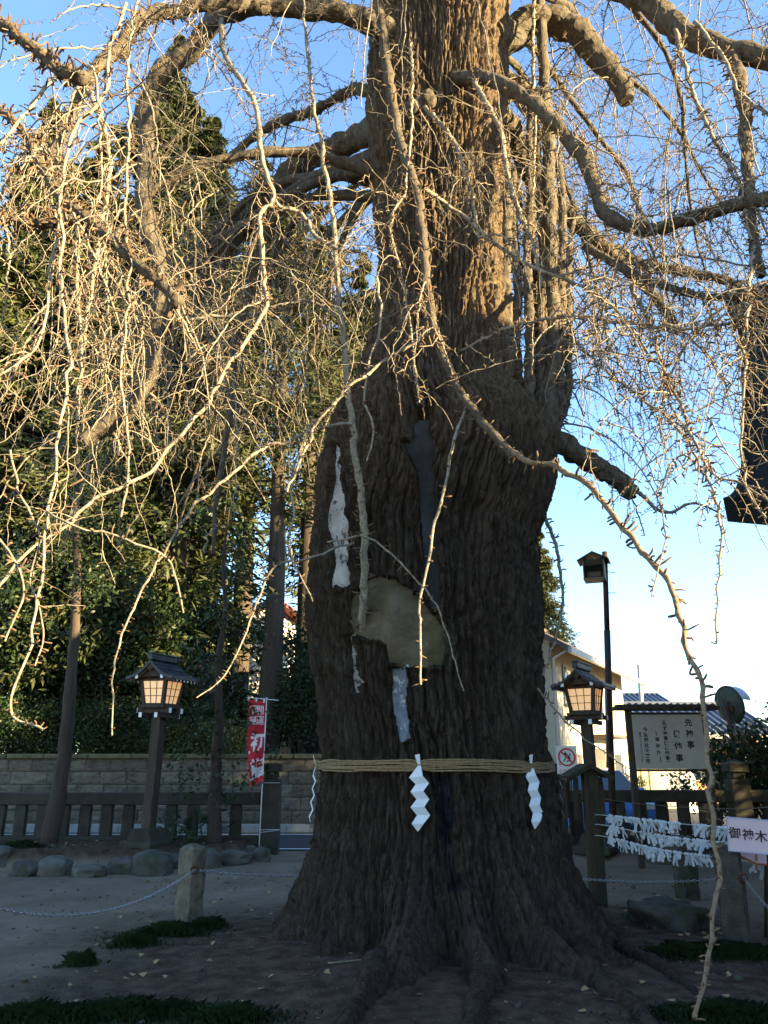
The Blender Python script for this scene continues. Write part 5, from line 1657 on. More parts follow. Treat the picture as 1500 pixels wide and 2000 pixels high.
# ------------------------------------------------------------------ houses
M['glass'] = mat('window_glass', (0.05, 0.06, 0.07), (0.07, 0.08, 0.10), 2, 0.12, spec=0.6)
M['alu'] = mat('window_frame', (0.35, 0.33, 0.30), (0.45, 0.43, 0.40), 5, 0.5)
def house(name, N, d1, len1, d2, len2, h, m_wall, m_roof, rise, over, label, wins=(), gable_on=2, z0=0.0, cat='house', tiles=0.0):
    """N near corner; walls run along d1 and d2 from it; ridge runs along d1"""
    d1, d2 = np.array(d1, float), np.array(d2, float)
    d1 /= np.linalg.norm(d1); d2 /= np.linalg.norm(d2)
    H = empty(name, (N[0], N[1], z0), 0, label, cat, 'houses across the street')
    def hp(a, b, z):
        p = np.array(N) + a * d1 + b * d2
        return np.array([p[0], p[1], z0 + z])
    c = [hp(0, 0, 0), hp(len1, 0, 0), hp(len1, len2, 0), hp(0, len2, 0)]
    up = np.array([0, 0, h])
    V = c + [p + up for p in c] + [hp(0, len2 / 2, h + rise * 0.98), hp(len1, len2 / 2, h + rise * 0.98)]
    F = [[0, 1, 5, 4], [1, 2, 6, 5, ], [2, 3, 7, 6], [3, 0, 4, 7], [4, 8, 7], [5, 6, 9], [4, 5, 9, 8], [7, 8, 9, 6]]
    MB().add(V, F).build('wall', m_wall, H, world=True)
    sl = rise / (len2 / 2)
    for s in (0, 1):
        e = -over if s == 0 else len2 + over
        zb = h - sl * over
        A = [hp(-over, e, zb), hp(len1 + over, e, zb), hp(len1 + over, len2 / 2, h + rise + .02), hp(-over, len2 / 2, h + rise + .02)]
        B = [p + np.array([0, 0, 0.16]) for p in A]
        r = MB().add(A + B, [[0, 1, 2, 3], [7, 6, 5, 4], [0, 4, 5, 1], [1, 5, 6, 2], [2, 6, 7, 3], [3, 7, 4, 0]]).build('roof', m_roof, H, world=True)
        if tiles and s == 0:
            t = 0.0
            while t < len1 + 2 * over:
                MB().tube([hp(-over + t, e, zb + .17), hp(-over + t, len2 / 2, h + rise + .19)], 0.07, 6).build('tile_row', m_roof, r, True, True)
                t += tiles
        MB().bar(hp(-over - .02, e, zb + .06), hp(len1 + over + .02, e, zb + .06), 0.10, 0.14).build('gutter', M['alu'] if s == 0 else m_roof, H, world=True)
    MB().bar(hp(-over, len2 / 2, h + rise + .2), hp(len1 + over, len2 / 2, h + rise + .2), 0.22, 0.14).build('ridge', m_roof, H, world=True)
    for wall, a, z, ww, hh in wins:
        if wall == 1:
            ctr = hp(a, 0, z); R = np.stack([(d1[0], d1[1], 0), (d2[0], d2[1], 0), (0, 0, 1.0)], 1)
        else:
            ctr = hp(0, a, z); R = np.stack([(d2[0], d2[1], 0), (d1[0], d1[1], 0), (0, 0, 1.0)], 1)
        n = R[:, 1]
        w = MB().box(ctr - n * 0.02, (ww, 0.06, hh), R, 0.004).build('window', M['alu'], H, world=True)
        nn = 2 if ww > 0.8 else 1
        for q in range(nn):
            pw = (ww - 0.08 * (nn + 1)) / nn
            MB().box(ctr - n * 0.055 + R[:, 0] * (-ww / 2 + 0.08 + pw / 2 + q * (pw + 0.08)), (pw, 0.02, hh - 0.14), R, 0.002).build('pane', M['glass'], w, world=True)
        MB().box(ctr - n * 0.06 - np.array([0, 0, hh / 2 + .03]), (ww + 0.1, 0.10, 0.05), R, 0.004).build('sill', M['alu'], w, world=True)
    return H, hp
M['cream'] = mat('cream_siding', (0.52, 0.45, 0.33), (0.60, 0.53, 0.40), 2, 0.85, 0.3, 40, (0.2, 0.2, 12))
M['white_wall'] = mat('white_stucco', (0.64, 0.60, 0.53), (0.74, 0.70, 0.63), 2, 0.9, 0.2, 60)
M['brown_roof'] = mat('brown_slate', (0.07, 0.05, 0.04), (0.14, 0.10, 0.08), 6, 0.7)
M['blue_tile'] = mat('blue_grey_tile', (0.06, 0.075, 0.11), (0.11, 0.13, 0.18), 6, 0.4, spec=0.5)
M['red_roof'] = mat('red_metal_roof', (0.26, 0.05, 0.035), (0.36, 0.085, 0.05), 5, 0.6)
M['tan_wall'] = mat('tan_boards', (0.45, 0.22, 0.10), (0.60, 0.34, 0.17), 3, 0.85, 0.3, 30)
H1, hp1 = house('house', (4.55, 22.0), (0.46, 0.888), 9.5, (-0.888, 0.46), 6.0, 4.75, M['cream'], M['brown_roof'], 1.7, 0.75,
      'cream two-storey house with brown roof beside the tall pole',
      [(1, 1.3, 3.7, .35, 1.1), (1, 3.2, 3.9, .3, 1.2), (1, 5.2, 3.6, 1.3, 1.2), (1, 2.1, 1.3, .9, 1.1), (1, 4.8, 1.1, 1.6, 1.9), (1, 7.5, 1.3, 1.2, 1.2), (2, 2.5, 3.6, 1.0, 1.0), (2, 4.5, 1.4, 1.2, 1.2)])
MB().tube([hp1(0.12, -0.06, 0), hp1(0.12, -0.06, 4.3), hp1(0.12, -0.6, 4.55)], 0.045, 8).build('downpipe', M['white_wall'], H1, True, True)
MB().bar(hp1(3.8, -0.35, 2.35), hp1(6.6, -0.35, 2.35), 0.7, 0.08).build('canopy', M['brown_roof'], H1, world=True)
house('house', (12.0, 44.0), (1, 0.02), 3.6, (-0.02, 1), 8.0, 4.0, M['white_wall'], M['blue_tile'], 1.25, 0.6, 'far house with blue ribbed tile roof above the notice board', [(1, 1.2, 3.0, 1.4, 1.0), (1, 3.2, 3.0, 1.2, 1.0)], tiles=0.30)
house('house', (9.0, 34.0), (1, 0.05), 6.5, (-0.05, 1), 6.0, 2.75, M['tan_wall'], M['blue_tile'], 1.2, 0.6, 'low tan house with grey tile roof left of the notice board', [(1, 1.0, 1.5, 1.2, 1.2), (1, 3.5, 1.5, 1.4, 1.2)], tiles=0.32)
house('house', (-7.3, 33.0), (-0.75, 0.66), 8.0, (0.66, 0.75), 7.0, 7.0, M['white_wall'], M['red_roof'], 1.3, 0.6,
      'pale house with red roof glimpsed between the dark trees', [(1, 1.5, 6.0, 1.2, 1.2), (2, 1.2, 5.6, 1.0, 1.2), (2, 3.8, 5.6, 1.4, 1.2), (2, 1.6, 2.6, 1.2, 1.6)])
house('storehouse', (-2.6, 33.6), (-0.80, 0.60), 5.0, (0.60, 0.80), 4.5, 4.3, M['white_wall'], M['red_roof'], 1.3, 0.4, 'white plaster storehouse behind the block wall near the great trunk', [(1, 1.6, 2.8, .8, .9), (2, 1.4, 2.8, .7, .9)], z0=0.0, cat='storehouse')
# tan lower wing of the red-roofed house
house('shed', (-9.0, 24.5), (1, 0.1), 3.6, (-0.1, 1), 3.0, 2.6, M['hall_wall'], M['brown_roof'], 0.9, 0.4, 'small brown shed behind the wall and left lantern', [(1, 1.0, 1.9, .8, .8), (1, 2.5, 1.9, .8, .8)], z0=1.2, cat='shed')

# garden fence, standing sign, utility pole across the street
M['grey_panel'] = mat('grey_fence_panel', (0.28, 0.28, 0.27), (0.38, 0.38, 0.36), 3, 0.7)
M['beige'] = mat('beige_render', (0.50, 0.43, 0.30), (0.58, 0.50, 0.36), 3, 0.9, 0.3, 40)
G = empty('panel_fence', (10.2, 29.5, 0), 0, 'grey slatted garden fence on beige posts below the notice board', 'fence')
a0, a1 = at(1240, 1500, 29.0), at(1333, 1500, 30.5)
for i in range(7):
    f = i / 6
    p = a0 + (a1 - a0) * f
    if i in (0, 1, 2, 6):
        MB().box((p[0], p[1], 0.8), (0.22, 0.22, 1.7)).build('post', M['beige'], G, world=True)
for i in range(26):
    p = a0 + (a1 - a0) * (0.27 + 0.70 * i / 25)
    MB().box((p[0], p[1] + .05, 0.75), (0.045, 0.02, 1.4), None, 0.003).build('slat', M['grey_panel'], G, world=True)
for z in (0.2, 1.35):
    MB().bar(np.array([a0[0], a0[1] + .09, z]), np.array([a1[0], a1[1] + .09, z]), 0.05, 0.06).build('rail', M['grey_panel'], G, world=True)
MB().bar(np.array([a0[0], a0[1] + .2, .35]), np.array([a1[0], a1[1] + .2, .35]), 0.1, 0.7).build('base_wall', M['beige'], G, world=True)
sp = at(1341, 1520, 28.0)
S_ = empty('standing_sign', (sp[0], 28.0, 0), 0, 'white A-frame street sign with grey and red marks beyond the fence', 'sign')
for s in (-1, 1):
    MB().box((sp[0], 28.0 + s * .14, 0.62), (0.5, 0.03, 1.25), rotx(s * rad(10)), 0.004).build('leaf_panel', M['white_paint'], S_, world=True)
mb = MB()
for i, z in enumerate((1.0, .8, .6)):
    mb.box((sp[0], 27.83 - (1.0 - z) * .18, z), (0.26, 0.006, 0.15), rotx(rad(-10)), 0.001)
mb.build('marks', M['grey_panel'], S_, world=True)
MB().box((sp[0], 27.74, .38), (0.07, 0.006, 0.16), rotx(rad(-10)), 0.001).build('red_mark', M['red_paint'], S_, world=True)
up0 = at(1256, 1470, 40.0); up1 = at(1248, 1298, 40.0); up0[2] = 0
M['pale_pole'] = mat('pale_pole', (0.45, 0.42, 0.36), (0.55, 0.52, 0.45), 4, 0.8)
tag(MB().tube([up0, up1], [0.16, 0.10], 10).build('utility_pole', M['pale_pole'], None, True), 'thin pale pole standing behind the notice board', 'pole')

# parked blue car behind the fence
M['car_blue'] = mat('light_blue_car_paint', (0.10, 0.24, 0.62), (0.11, 0.26, 0.65), 2, 0.25, spec=0.6)
M['car_glass'] = mat('car_glass', (0.03, 0.035, 0.04), (0.04, 0.045, 0.05), 2, 0.05, spec=0.9)
M['rubber'] = mat('tyre_rubber', (0.02, 0.02, 0.02), (0.03, 0.03, 0.03), 5, 0.8)
def car(x, y, rz, label):
    C = empty('parked_car', (x, y, 0.01), rz, label, 'car')
    prof = [(-1.7, .35), (-1.72, .62), (-1.62, .82), (-1.05, .95), (-0.55, 1.38), (0.85, 1.42), (1.45, 1.0), (1.66, .9), (1.7, .4), (1.5, .25), (-1.5, .25)]
    mb = MB()
    n = len(prof)
    V, F = [], []
    lay = [(-.74, 1.0), (-.70, 1.0), (.70, 1.0), (.74, 1.0)]
    wid = [lambda z: .76 - .16 * max(0, z - .85) / .5]
    for s in (-1, 1):
        for xx, z in prof:
            V.append((xx, s * (.76 - (.20 * max(0, z - .85) / .5)), z))
    F = [list(range(n)), list(range(n, 2 * n))[::-1]] + [[i, (i + 1) % n, n + (i + 1) % n, n + i] for i in range(n)]
    b = mb.add(V, F).build('body', M['car_blue'], C)
    bv = b.modifiers.new('bevel', 'BEVEL'); bv.width = 0.05; bv.segments = 3
    def pane(pts): 
        return MB().add(pts, [[0, 1, 2, 3]])
    def w_(z): return .76 - .20 * max(0, z - .85) / .5
    MB().add([(-1.03, -w_(.97) + .06, .985), (-1.03, w_(.97) - .06, .985), (-.58, w_(1.36) - .08, 1.375), (-.58, -w_(1.36) + .08, 1.375)], [[0, 1, 2, 3]]).build('windscreen', M['car_glass'], C).location = (-.02, 0, .012)
    MB().add([(1.42, -w_(1.0) + .06, 1.03), (1.42, w_(1.0) - .06, 1.03), (.90, w_(1.4) - .08, 1.395), (.90, -w_(1.4) + .08, 1.395)], [[3, 2, 1, 0]]).build('rear_window', M['car_glass'], C).location = (.02, 0, .012)
    for s in (-1, 1):
        for x0, x1 in ((-.85, .05), (.12, .95)):
            MB().add([(x0, s * (w_(.97) + .004), .97), (x1, s * (w_(.97) + .004), .97), (min(x1, .80), s * (w_(1.32) + .004), 1.32), (max(x0, -.50), s * (w_(1.32) + .004), 1.32)], [[0, 1, 2, 3]]).build('side_window', M['car_glass'], C)
        for x0 in (-1.05, 1.05):
            t = np.linspace(0, 2 * math.pi, 21)[:-1]
            mbw = MB()
            mbw.prism([(x0 + .30 * math.cos(a), .31 + .30 * math.sin(a)) for a in t], s * .60, s * .78)
            wh = mbw.build('wheel', M['rubber'], C)
            MB().prism([(x0 + .19 * math.cos(a), .31 + .19 * math.sin(a)) for a in t], s * .775, s * .79).build('rim', M['metal'], wh)
        MB().box((-1.66, s * .55, .70), (.10, .26, .14), None, .03).build('headlight', M['white_paint'], C)
        MB().box((1.64, s * .58, .80), (.08, .18, .2), None, .03).build('tail_light', M['red_paint'], C)
        MB().box((-.80, s * .84, .98), (.10, .16, .12), None, .03).build('mirror', M['car_blue'], C)
cp = at(1165, 1520, 18.2)
car(cp[0] - 0.1, 18.6, rad(100), 'bright blue parked car behind the dark fence and lantern')

# ------------------------------------------------------------------ evergreen trees and shrubs
M['cedar_bark'] = mat('cedar_bark', (0.035, 0.025, 0.018), (0.085, 0.062, 0.045), 6, 0.95, 0.8, 30, (1, 1, .12))
M['cedar'] = leafmat('cedar_needles', (0.018, 0.028, 0.008), (0.068, 0.073, 0.019), 0.6, 0.15)
M['broad'] = leafmat('glossy_leaves', (0.016, 0.032, 0.011), (0.040, 0.062, 0.020), 0.8, 0.15, 0.45)
M['grass'] = leafmat('dark_grass', (0.020, 0.045, 0.014), (0.045, 0.08, 0.025), 3.0, 0.2)
def leaf_cloud(C, size, N=None, n_dir=None, aspect=0.4):
    """C (n,3) leaf centres -> quads of random orientation"""
    n = len(C)
    u = n_dir + rng.normal(size=(n, 3)) * 0.5 if n_dir is not None else rng.normal(size=(n, 3))
    u /= np.linalg.norm(u, axis=1, keepdims=True)
    w = np.cross(u, rng.normal(size=(n, 3))); w /= np.linalg.norm(w, axis=1, keepdims=True) + 1e-9
    s = (size * rng.uniform(0.6, 1.3, n))[:, None]
    V = np.stack([C - u * s * .5, C + w * s * aspect * .5, C + u * s * .5, C - w * s * aspect * .5], 1).reshape(-1, 3)
    return V, np.arange(4 * n).reshape(n, 4)
def cedar_crown(h, z0, rmax, nb, per, seed, size=0.26):
    r_ = np.random.default_rng(seed)
    zb = z0 + (h - z0) * r_.random(nb) ** 0.85
    f = (zb - z0) / (h - z0)
    L = rmax * (1 - f) ** 0.75 * (0.35 + 0.65 * np.minimum(1, f * 5 + .4)) * r_.uniform(0.55, 1.15, nb)
    ph = r_.uniform(0, 2 * math.pi, nb)
    t = r_.random((nb, per)) ** 0.6
    base = np.stack([np.zeros(nb), np.zeros(nb), zb], 1)
    out = np.stack([np.cos(ph), np.sin(ph), np.zeros(nb)], 1)
    C = base[:, None] + out[:, None] * (t * L[:, None])[..., None]
    C[..., 2] += (0.15 * t - 0.45 * t ** 2) * L[:, None]
    sp_ = (0.10 + 0.30 * t * (1.1 - t))[..., None] * np.minimum(L, 2.2)[:, None, None]
    C = C + r_.normal(size=C.shape) * sp_ * np.array([1, 1, 0.55])
    dirs = np.repeat((out * 0.8 + np.array([0, 0, -0.35]))[:, None], per, 1)
    V, F = leaf_cloud(C.reshape(-1, 3), size, n_dir=dirs.reshape(-1, 3), aspect=0.22)
    bt = [np.stack([base, base + out * (L * .5)[:, None] + np.array([0, 0, 1.0]) * (0.02 * L)[:, None], base + out * L[:, None] * .92 + np.array([0, 0, -1.0]) * (0.25 * L)[:, None]], 1)]
    return V, F, bt[0], L
def cedar_proto(h, z0, rmax, nb, per, seed, r0, size=.26):
    V, F, bp, L = cedar_crown(h, z0, rmax, nb, per, seed, size)
    crown = mk_mesh('crown', V, F); crown.materials.append(M['cedar'])
    tv, tf = rough_tube(np.stack([0.15 * (noise(np.linspace(0, 4, 40), seed, 0) - .5), 0.15 * (noise(np.linspace(0, 4, 40), seed, 5) - .5), np.linspace(-0.3, h * 0.97, 40)], 1), r0 * (1 - 0.93 * np.linspace(0, 1, 40)) + 0.02, 14, 0.12, 4)
    tr = mk_mesh('trunk', tv, tf, True); tr.materials.append(M['cedar_bark'])
    v2, f2 = tube_batch(bp, np.stack([0.02 + 0.012 * L, 0.015 + 0.006 * L, 0.006 + 0 * L], 1), 4)
    bo = mk_mesh('boughs', v2, f2); bo.materials.append(M['cedar_bark'])
    return tr, bo, crown
def place_tree(parts, x, y, z, label, name='cedar_tree', s=1.0, rz=0.0, lean=0.0, group='evergreens behind the block wall', cat='tree'):
    T = empty(name, (x, y, z), rz, label, cat, group)
    T.rotation_euler = (0, lean, rz)
    T.scale = (s, s, s)
    for nm, me in zip(('trunk', 'boughs', 'crown'), parts):
        if me is None: continue
        o = bpy.data.objects.new(nm, me); COL.objects.link(o); o.parent = T
        if nm == 'boughs': o['kind'] = 'stuff'
    return T
c1 = cedar_proto(22, 1.5, 4.3, 230, 205, 1, 0.40, .35)
c2 = cedar_proto(22, 2.5, 3.7, 210, 195, 2, 0.36, .35)
c3 = cedar_proto(22, 8.0, 3.3, 110, 90, 3, 0.36, .36)
CT = [(c1, -90, 24, 24, 'tall cedar at the far left edge behind the wall'), (c2, 45, 25.5, 24, 'cedar with a broad crown, second from the left edge'),
      (c1, 215, 27.5, 31, 'tallest cedar, its golden tip left of the hanging boughs'), (c2, 120, 33, 24, 'far cedar showing between the two left ones'),
      (c2, 318, 24, 23.5, 'cedar rising straight behind the left lantern'), (c3, 455, 29, 26, 'cedar standing behind the red banner trees'),
      (c2, -30, 29, 26, 'far cedar at the left edge between two nearer ones'), (c1, 130, 22.8, 17, 'dense low cedar behind the slim leaning tree'), (c1, 290, 31, 22, 'far cedar left of the one behind the lantern'), (c3, 372, 36, 25, 'far cedar above the red-roofed house'),
      (c3, 523, 22.4, 20, 'cedar with the thick bare trunk right behind the banner'), (c3, 592, 27, 22, 'high-crowned cedar filling the gap left of the great trunk'), (c1, 700, 32, 23, 'far cedar whose edge shows beside the great trunk'), (c3, 612, 30, 18, 'slim cedar half hidden by the left flank of the great trunk')]
for i, (p, x, Y, h, lab) in enumerate(CT):
    q = at(x, 1450, Y)
    place_tree(p, q[0], Y, 1.3, lab, s=h / 22, rz=i * 1.3)
q = at(1076, 1400, 33)
place_tree(c1, q[0], 33, 0, 'small conifer glimpsed behind the right flank of the great trunk', s=11.2 / 22, rz=2.0, group='evergreens beyond the houses')
for i, (x, y, h) in enumerate(((15.5, 11.8, 14), (19.5, 13.0, 15), (14.6, 15.8, 14), (17.6, 16.8, 15))):  # unseen cedars added to shade the block wall and left trees
    place_tree(c1, x, y, 0, ('unseen shade cedar added past the right edge, nearest the hedge', 'unseen shade cedar added past the right edge, behind the nearest', 'unseen shade cedar added past the right edge, behind the hall', 'outermost unseen shade cedar added past the right edge')[i], s=h / 22, rz=i, group='unseen cedars added past the right edge for shade')

def shrub_proto(h, w, nleaf, seed, leaf=0.11, nclump=26, stems=5, z0=0.25, m='broad'):
    r_ = np.random.default_rng(seed)
    cl = r_.normal(size=(nclump, 3)); cl /= np.linalg.norm(cl, axis=1, keepdims=True)
    cl = cl * r_.uniform(0.35, 0.95, (nclump, 1)) * np.array([w / 2, w / 2, h * (1 - z0) / 2]) + np.array([0, 0, h * (1 + z0) / 2])
    k = r_.integers(0, nclump, nleaf)
    C = cl[k] + r_.normal(size=(nleaf, 3)) * np.array([w, w, h * .8]) * 0.085
    V, F = leaf_cloud(C, leaf, aspect=0.5)
    crown = mk_mesh('crown', V, F); crown.materials.append(M[m])
    P, R = [], []
    for i in range(stems):
        e = cl[r_.integers(0, nclump)]
        P.append(spline(np.array([[r_.normal() * .05, r_.normal() * .05, -0.1], e * np.array([.35, .35, .5]) + r_.normal(size=3) * .06, e]), 10)); R.append(np.linspace(0.035, 0.010, 10) * h / 3 * r_.uniform(.7, 1.3))
    v, f = tube_batch(np.array(P), np.array(R), 6)
    st = mk_mesh('stems', v, f, True); st.materials.append(M['cedar_bark'])
    return st, None, crown
s1 = shrub_proto(5.0, 3.4, 9500, 11, 0.125, 40)
s2 = shrub_proto(4.0, 2.6, 6500, 12, 0.115, 34)
s3 = shrub_proto(2.2, 2.2, 2600, 13, 0.11)
s3b = shrub_proto(2.4, 2.6, 5000, 14, 0.095, 36, z0=0.0)
SH = [(s1, -40, 22.0, 1.25, 'glossy evergreen at the far left above the wall'), (s2, 90, 22.6, 1.3, 'dark evergreen behind the leaning trunk'), (s1, 205, 22.4, 1.15, 'dense evergreen left of the lantern roof'),
      (s2, 300, 23.2, 1.35, 'dark evergreen behind the left lantern'), (s1, 408, 23.0, .42, 'evergreen in front of the red-roofed house'), (s2, 475, 24.0, .7, 'loose evergreen left of the thick cedar trunk'),
      (s2, 590, 22.0, .75, 'leafy young tree in front of the white storehouse'), (s2, 540, 25.5, .85, 'thin evergreen between the thick cedar and the storehouse'), (s1, 650, 23.5, 1.0, 'evergreen tucked against the left flank of the great trunk'), (s1, 285, 27, 1.6, 'tall dark evergreen far behind the lantern'), (s1, 120, 28, 1.7, 'tall dark evergreen far behind the leaning trunk')]
for i, (p, x, Y, s, lab) in enumerate(SH):
    q = at(x, 1450, Y)
    place_tree(p, q[0], Y, 1.3, lab, 'evergreen_tree', s, i * 1.7)
for i, (x, Y, s, lab) in enumerate(((-20, 21.3, .9, 'low bush on the bank at the left edge'), (50, 21.2, .85, 'low bush on the bank left of the leaning trunk'), (110, 21.4, .75, 'low bush on the bank behind the leaning trunk'), (180, 21.2, .8, 'low bush on the bank right of the leaning trunk'), (245, 21.3, .85, 'low bush on the bank left of the lantern'), (330, 21.2, .7, 'low bush on the bank right of the lantern'), (395, 21.4, .62, 'low bush on the bank left of the slim leafy tree'), (455, 21.2, .6, 'low bush on the bank behind the banner'),
                                     (-10, 26, 1.5, 'far bush behind the left edge'), (80, 27, 1.6, 'far bush left of the shed'), (250, 28, 1.6, 'far bush right of the shed'))):
    q = at(x, 1450, Y)
    place_tree(s3b, q[0], Y, 1.3, lab, 'evergreen_bush', s, i * 1.1, group='bushes on the bank behind the wall', cat='bush')
# two thin trees in the bed inside the fence
def thin_tree(path, w0, w1, label, seed, leaf_z, n):
    P = np.array([at(x, y, 14.6) for x, y in path]); P = spline(P, 40)
    T = empty('bed_tree', (P[0][0], P[0][1], 0.2), 0, label, 'tree', 'slim trees in the planting bed')
    v, f = rough_tube(P, np.linspace(w0, w1, 40), 16, 0.30, 6)
    link('trunk', mk_mesh('trunk', v - ORG[T.name], f, True), M['cedar_bark'], T)
    r_ = np.random.default_rng(seed)
    tt = r_.uniform(leaf_z, 1, 60)
    cl = np.stack([np.interp(tt, np.linspace(0, 1, 40), P[:, a]) for a in range(3)], 1) + r_.normal(size=(60, 3)) * np.array([.55, .5, .3])
    C = cl[r_.integers(0, 60, n)] + r_.normal(size=(n, 3)) * 0.13
    V, F = leaf_cloud(C, 0.10, aspect=.5)
    link('crown', mk_mesh('crown', V - ORG[T.name], F), M['broad'], T)
thin_tree([(92, 1655), (112, 1560), (128, 1460), (137, 1350), (145, 1250), (150, 1120), (148, 1000), (152, 900), (150, 800)], 0.15, 0.03, 'slim leaning tree in the bed in front of the fence', 5, .55, 3600)
thin_tree([(418, 1658), (420, 1560), (424, 1460), (428, 1390), (425, 1300), (440, 1200), (436, 1100), (448, 990)], 0.13, 0.015, 'slim leafy tree in the bed left of the banner', 6, .12, 2600)
# fan palm seedlings in the bed
M['palm'] = leafmat('palm_leaf', (0.025, 0.05, 0.02), (0.05, 0.085, 0.03), 3, .15)
for i, (x, y, lab) in enumerate(((340, 1660, 'small fan palm beside the lantern post'), (395, 1655, 'small fan palm left of the slim leafy tree'))):
    p = at(x, y, 14.7); T = empty('fan_palm', (p[0], 14.7, 0.22), 0, lab, 'palm', 'fan palms in the bed')
    for k in range(7):
        ph = k * 0.9 + i; el = rad(35 + 20 * (k % 3)); d = np.array([math.cos(ph) * math.cos(el), math.sin(ph) * math.cos(el) * .6, math.sin(el)])
        tip = d * random.uniform(.32, .5)
        mb = MB().tube(np.array([[0, 0, 0], tip * .6 + (0, 0, .04), tip]), [.008, .006, .005], 5)
        x_ = np.cross(d, (0, 0, 1)); x_ /= np.linalg.norm(x_)
        for b in range(13):
            a = (b - 6) * 0.19; e = tip + (d * math.cos(a) + x_ * math.sin(a)) * .27 + np.array([0, 0, -0.05 * abs(a)])
            w_ = np.cross(e - tip, (0.2, 0.3, 1)); w_ = w_ / np.linalg.norm(w_) * .012
            m_ = (tip + e) / 2
            mb.add([tip, m_ + w_, e, m_ - w_], [[0, 1, 2, 3]])
        mb.build('frond', M['palm'], T)
# hedge and bushes at the right
for i, (x, Y, s, p, lab) in enumerate(((1420, 16.9, .95, s3, 'dark hedge bush under the road mirror'), (1500, 16.6, 1.08, s3, 'dark hedge bush at the right edge behind the pillar'), (1560, 16.6, 1.2, s3, 'dark hedge bush just past the right edge'), (1395, 19.8, 1.15, s3, 'sunlit bush behind the notice board post'), (1455, 16.2, .62, s3, 'low dark bush behind the pointed pillar'), (1225, 27.5, .55, s3, 'small yellow-green bush left of the notice board'))):
    q = at(x, 1480, Y)
    place_tree(p, q[0], Y, 0, lab, 'hedge_bush', s, i * 2.1, group='bushes beyond the right fence', cat='bush')
def bare_bush(x, Y, h, n, label, name='bare_bush', r0=.012, z=0.1, cat='bush', spread=1.0, group='leafless bushes'):
    q = at(x, 1500, Y)
    T = empty(name, (q[0], Y, z), 0, label, cat, group)
    S = np.zeros((n, 3)) + rng.normal(size=(n, 3)) * .04 * np.array([1, 1, 0])
    D = rng.normal(size=(n, 3)) * np.array([spread, spread, .3]) + np.array([0, 0, 1.3])
    P, R = grow(S, D, rng.uniform(.6, 1.1, n) * h, np.full(n, r0), 14, np.zeros(n), .14, .7)
    link('stems', mk_mesh('stems', *tube_batch(P, R, 5), True), M['cedar_bark'], T)
    k = rng.integers(3, 13, n * 9); w = np.repeat(np.arange(n), 9)
    S = P[w, k]; d = P[w, k] - P[w, k - 1]; d /= np.linalg.norm(d, axis=1, keepdims=True)
    P2, R2 = grow(S, d + rng.normal(size=S.shape) * .7, rng.uniform(.15, .4, len(S)) * h, np.full(len(S), r0 * .35), 8, np.zeros(len(S)), .2)
    V2, F2 = tube_batch(P2, R2, 3)
    S3 = np.repeat(P2[:, 4], 4, 0); P3, R3 = grow(S3, rng.normal(size=S3.shape) + np.array([0, 0, .4]), rng.uniform(.06, .18, len(S3)) * h, np.full(len(S3), r0 * .22), 5, np.zeros(len(S3)), .2)
    V3, F3 = tube_batch(P3, R3, 3)
    link('twigs', mk_mesh('twigs', np.vstack([V2, V3]), np.vstack([F2, F3 + len(V2)])), M['cedar_bark'], T)['kind'] = 'stuff'
bare_bush(1560, 16.0, 3.3, 8, 'leafless tree reaching in at the right edge above the hedge', 'bare_tree', .02, cat='tree', spread=.9)
bare_bush(1275, 14.6, .85, 10, 'twiggy leafless bush below the notice board, left one', r0=.007)
bare_bush(1320, 14.7, .80, 10, 'twiggy leafless bush below the middle of the notice board', r0=.007)
bare_bush(1215, 14.8, .70, 8, 'twiggy leafless bush between the lantern and the notice board', r0=.007)
bare_bush(1360, 14.6, .75, 9, 'twiggy leafless bush at the notice board right post', r0=.007)

# ------------------------------------------------------------------ ground cover
def grass(name, spots, label, hgt=0.105):
    V, n0 = [], 0
    for x, y, rx_, ry_, n in spots:
        n = int(n * 1.5)
        c = on_ground(x, y)
        a = rng.uniform(0, 2 * math.pi, n); r = np.abs(rng.normal(size=n)) * 0.52 * (0.55 + 0.9 * noise(np.cos(a) * 2.6 + x, np.sin(a) * 2.6, y))
        X = c[0] + np.cos(a) * r * rx_; Y = c[1] + np.sin(a) * r * ry_
        Z = gh(X, Y) - 0.01
        h = hgt * rng.uniform(.5, 1.2, n) * (1.15 - 0.75 * np.clip(r, 0, 1)); ph = rng.uniform(0, 2 * math.pi, n); b = rng.uniform(.2, .9, n) * h
        D = np.stack([np.cos(ph), np.sin(ph)], 1)
        w = 0.0026
        B = np.stack([X, Y, Z], 1); s = np.stack([-D[:, 1], D[:, 0], 0 * X], 1) * w
        m = B + np.stack([D[:, 0] * b * .35, D[:, 1] * b * .35, h * .75], 1)
        t = B + np.stack([D[:, 0] * b * 1.1, D[:, 1] * b * 1.1, h * .9], 1)
        V.append(np.stack([B - s, B + s, m + s, t, m - s], 1).reshape(-1, 3))
    V = np.concatenate(V)
    o = link(name, mk_mesh(name, V, np.arange(len(V)).reshape(-1, 5)), M['grass'])
    tag(o, label, 'grass', kind='stuff')
grass('grass', [(330, 1836, .42, .17, 2600), (405, 1824, .26, .10, 800), (262, 1856, .26, .10, 800), (155, 1893, .14, .10, 500), (250, 1992, .85, .17, 2400), (60, 2000, .6, .17, 1600), (450, 2008, .4, .15, 700),
                (1420, 1878, .8, .24, 3600), (1330, 1880, .35, .18, 900), (1420, 2000, .6, .25, 2400), (40, 1690, .5, .3, 500)], 'dark green tufts of dwarf grass on the bare soil')
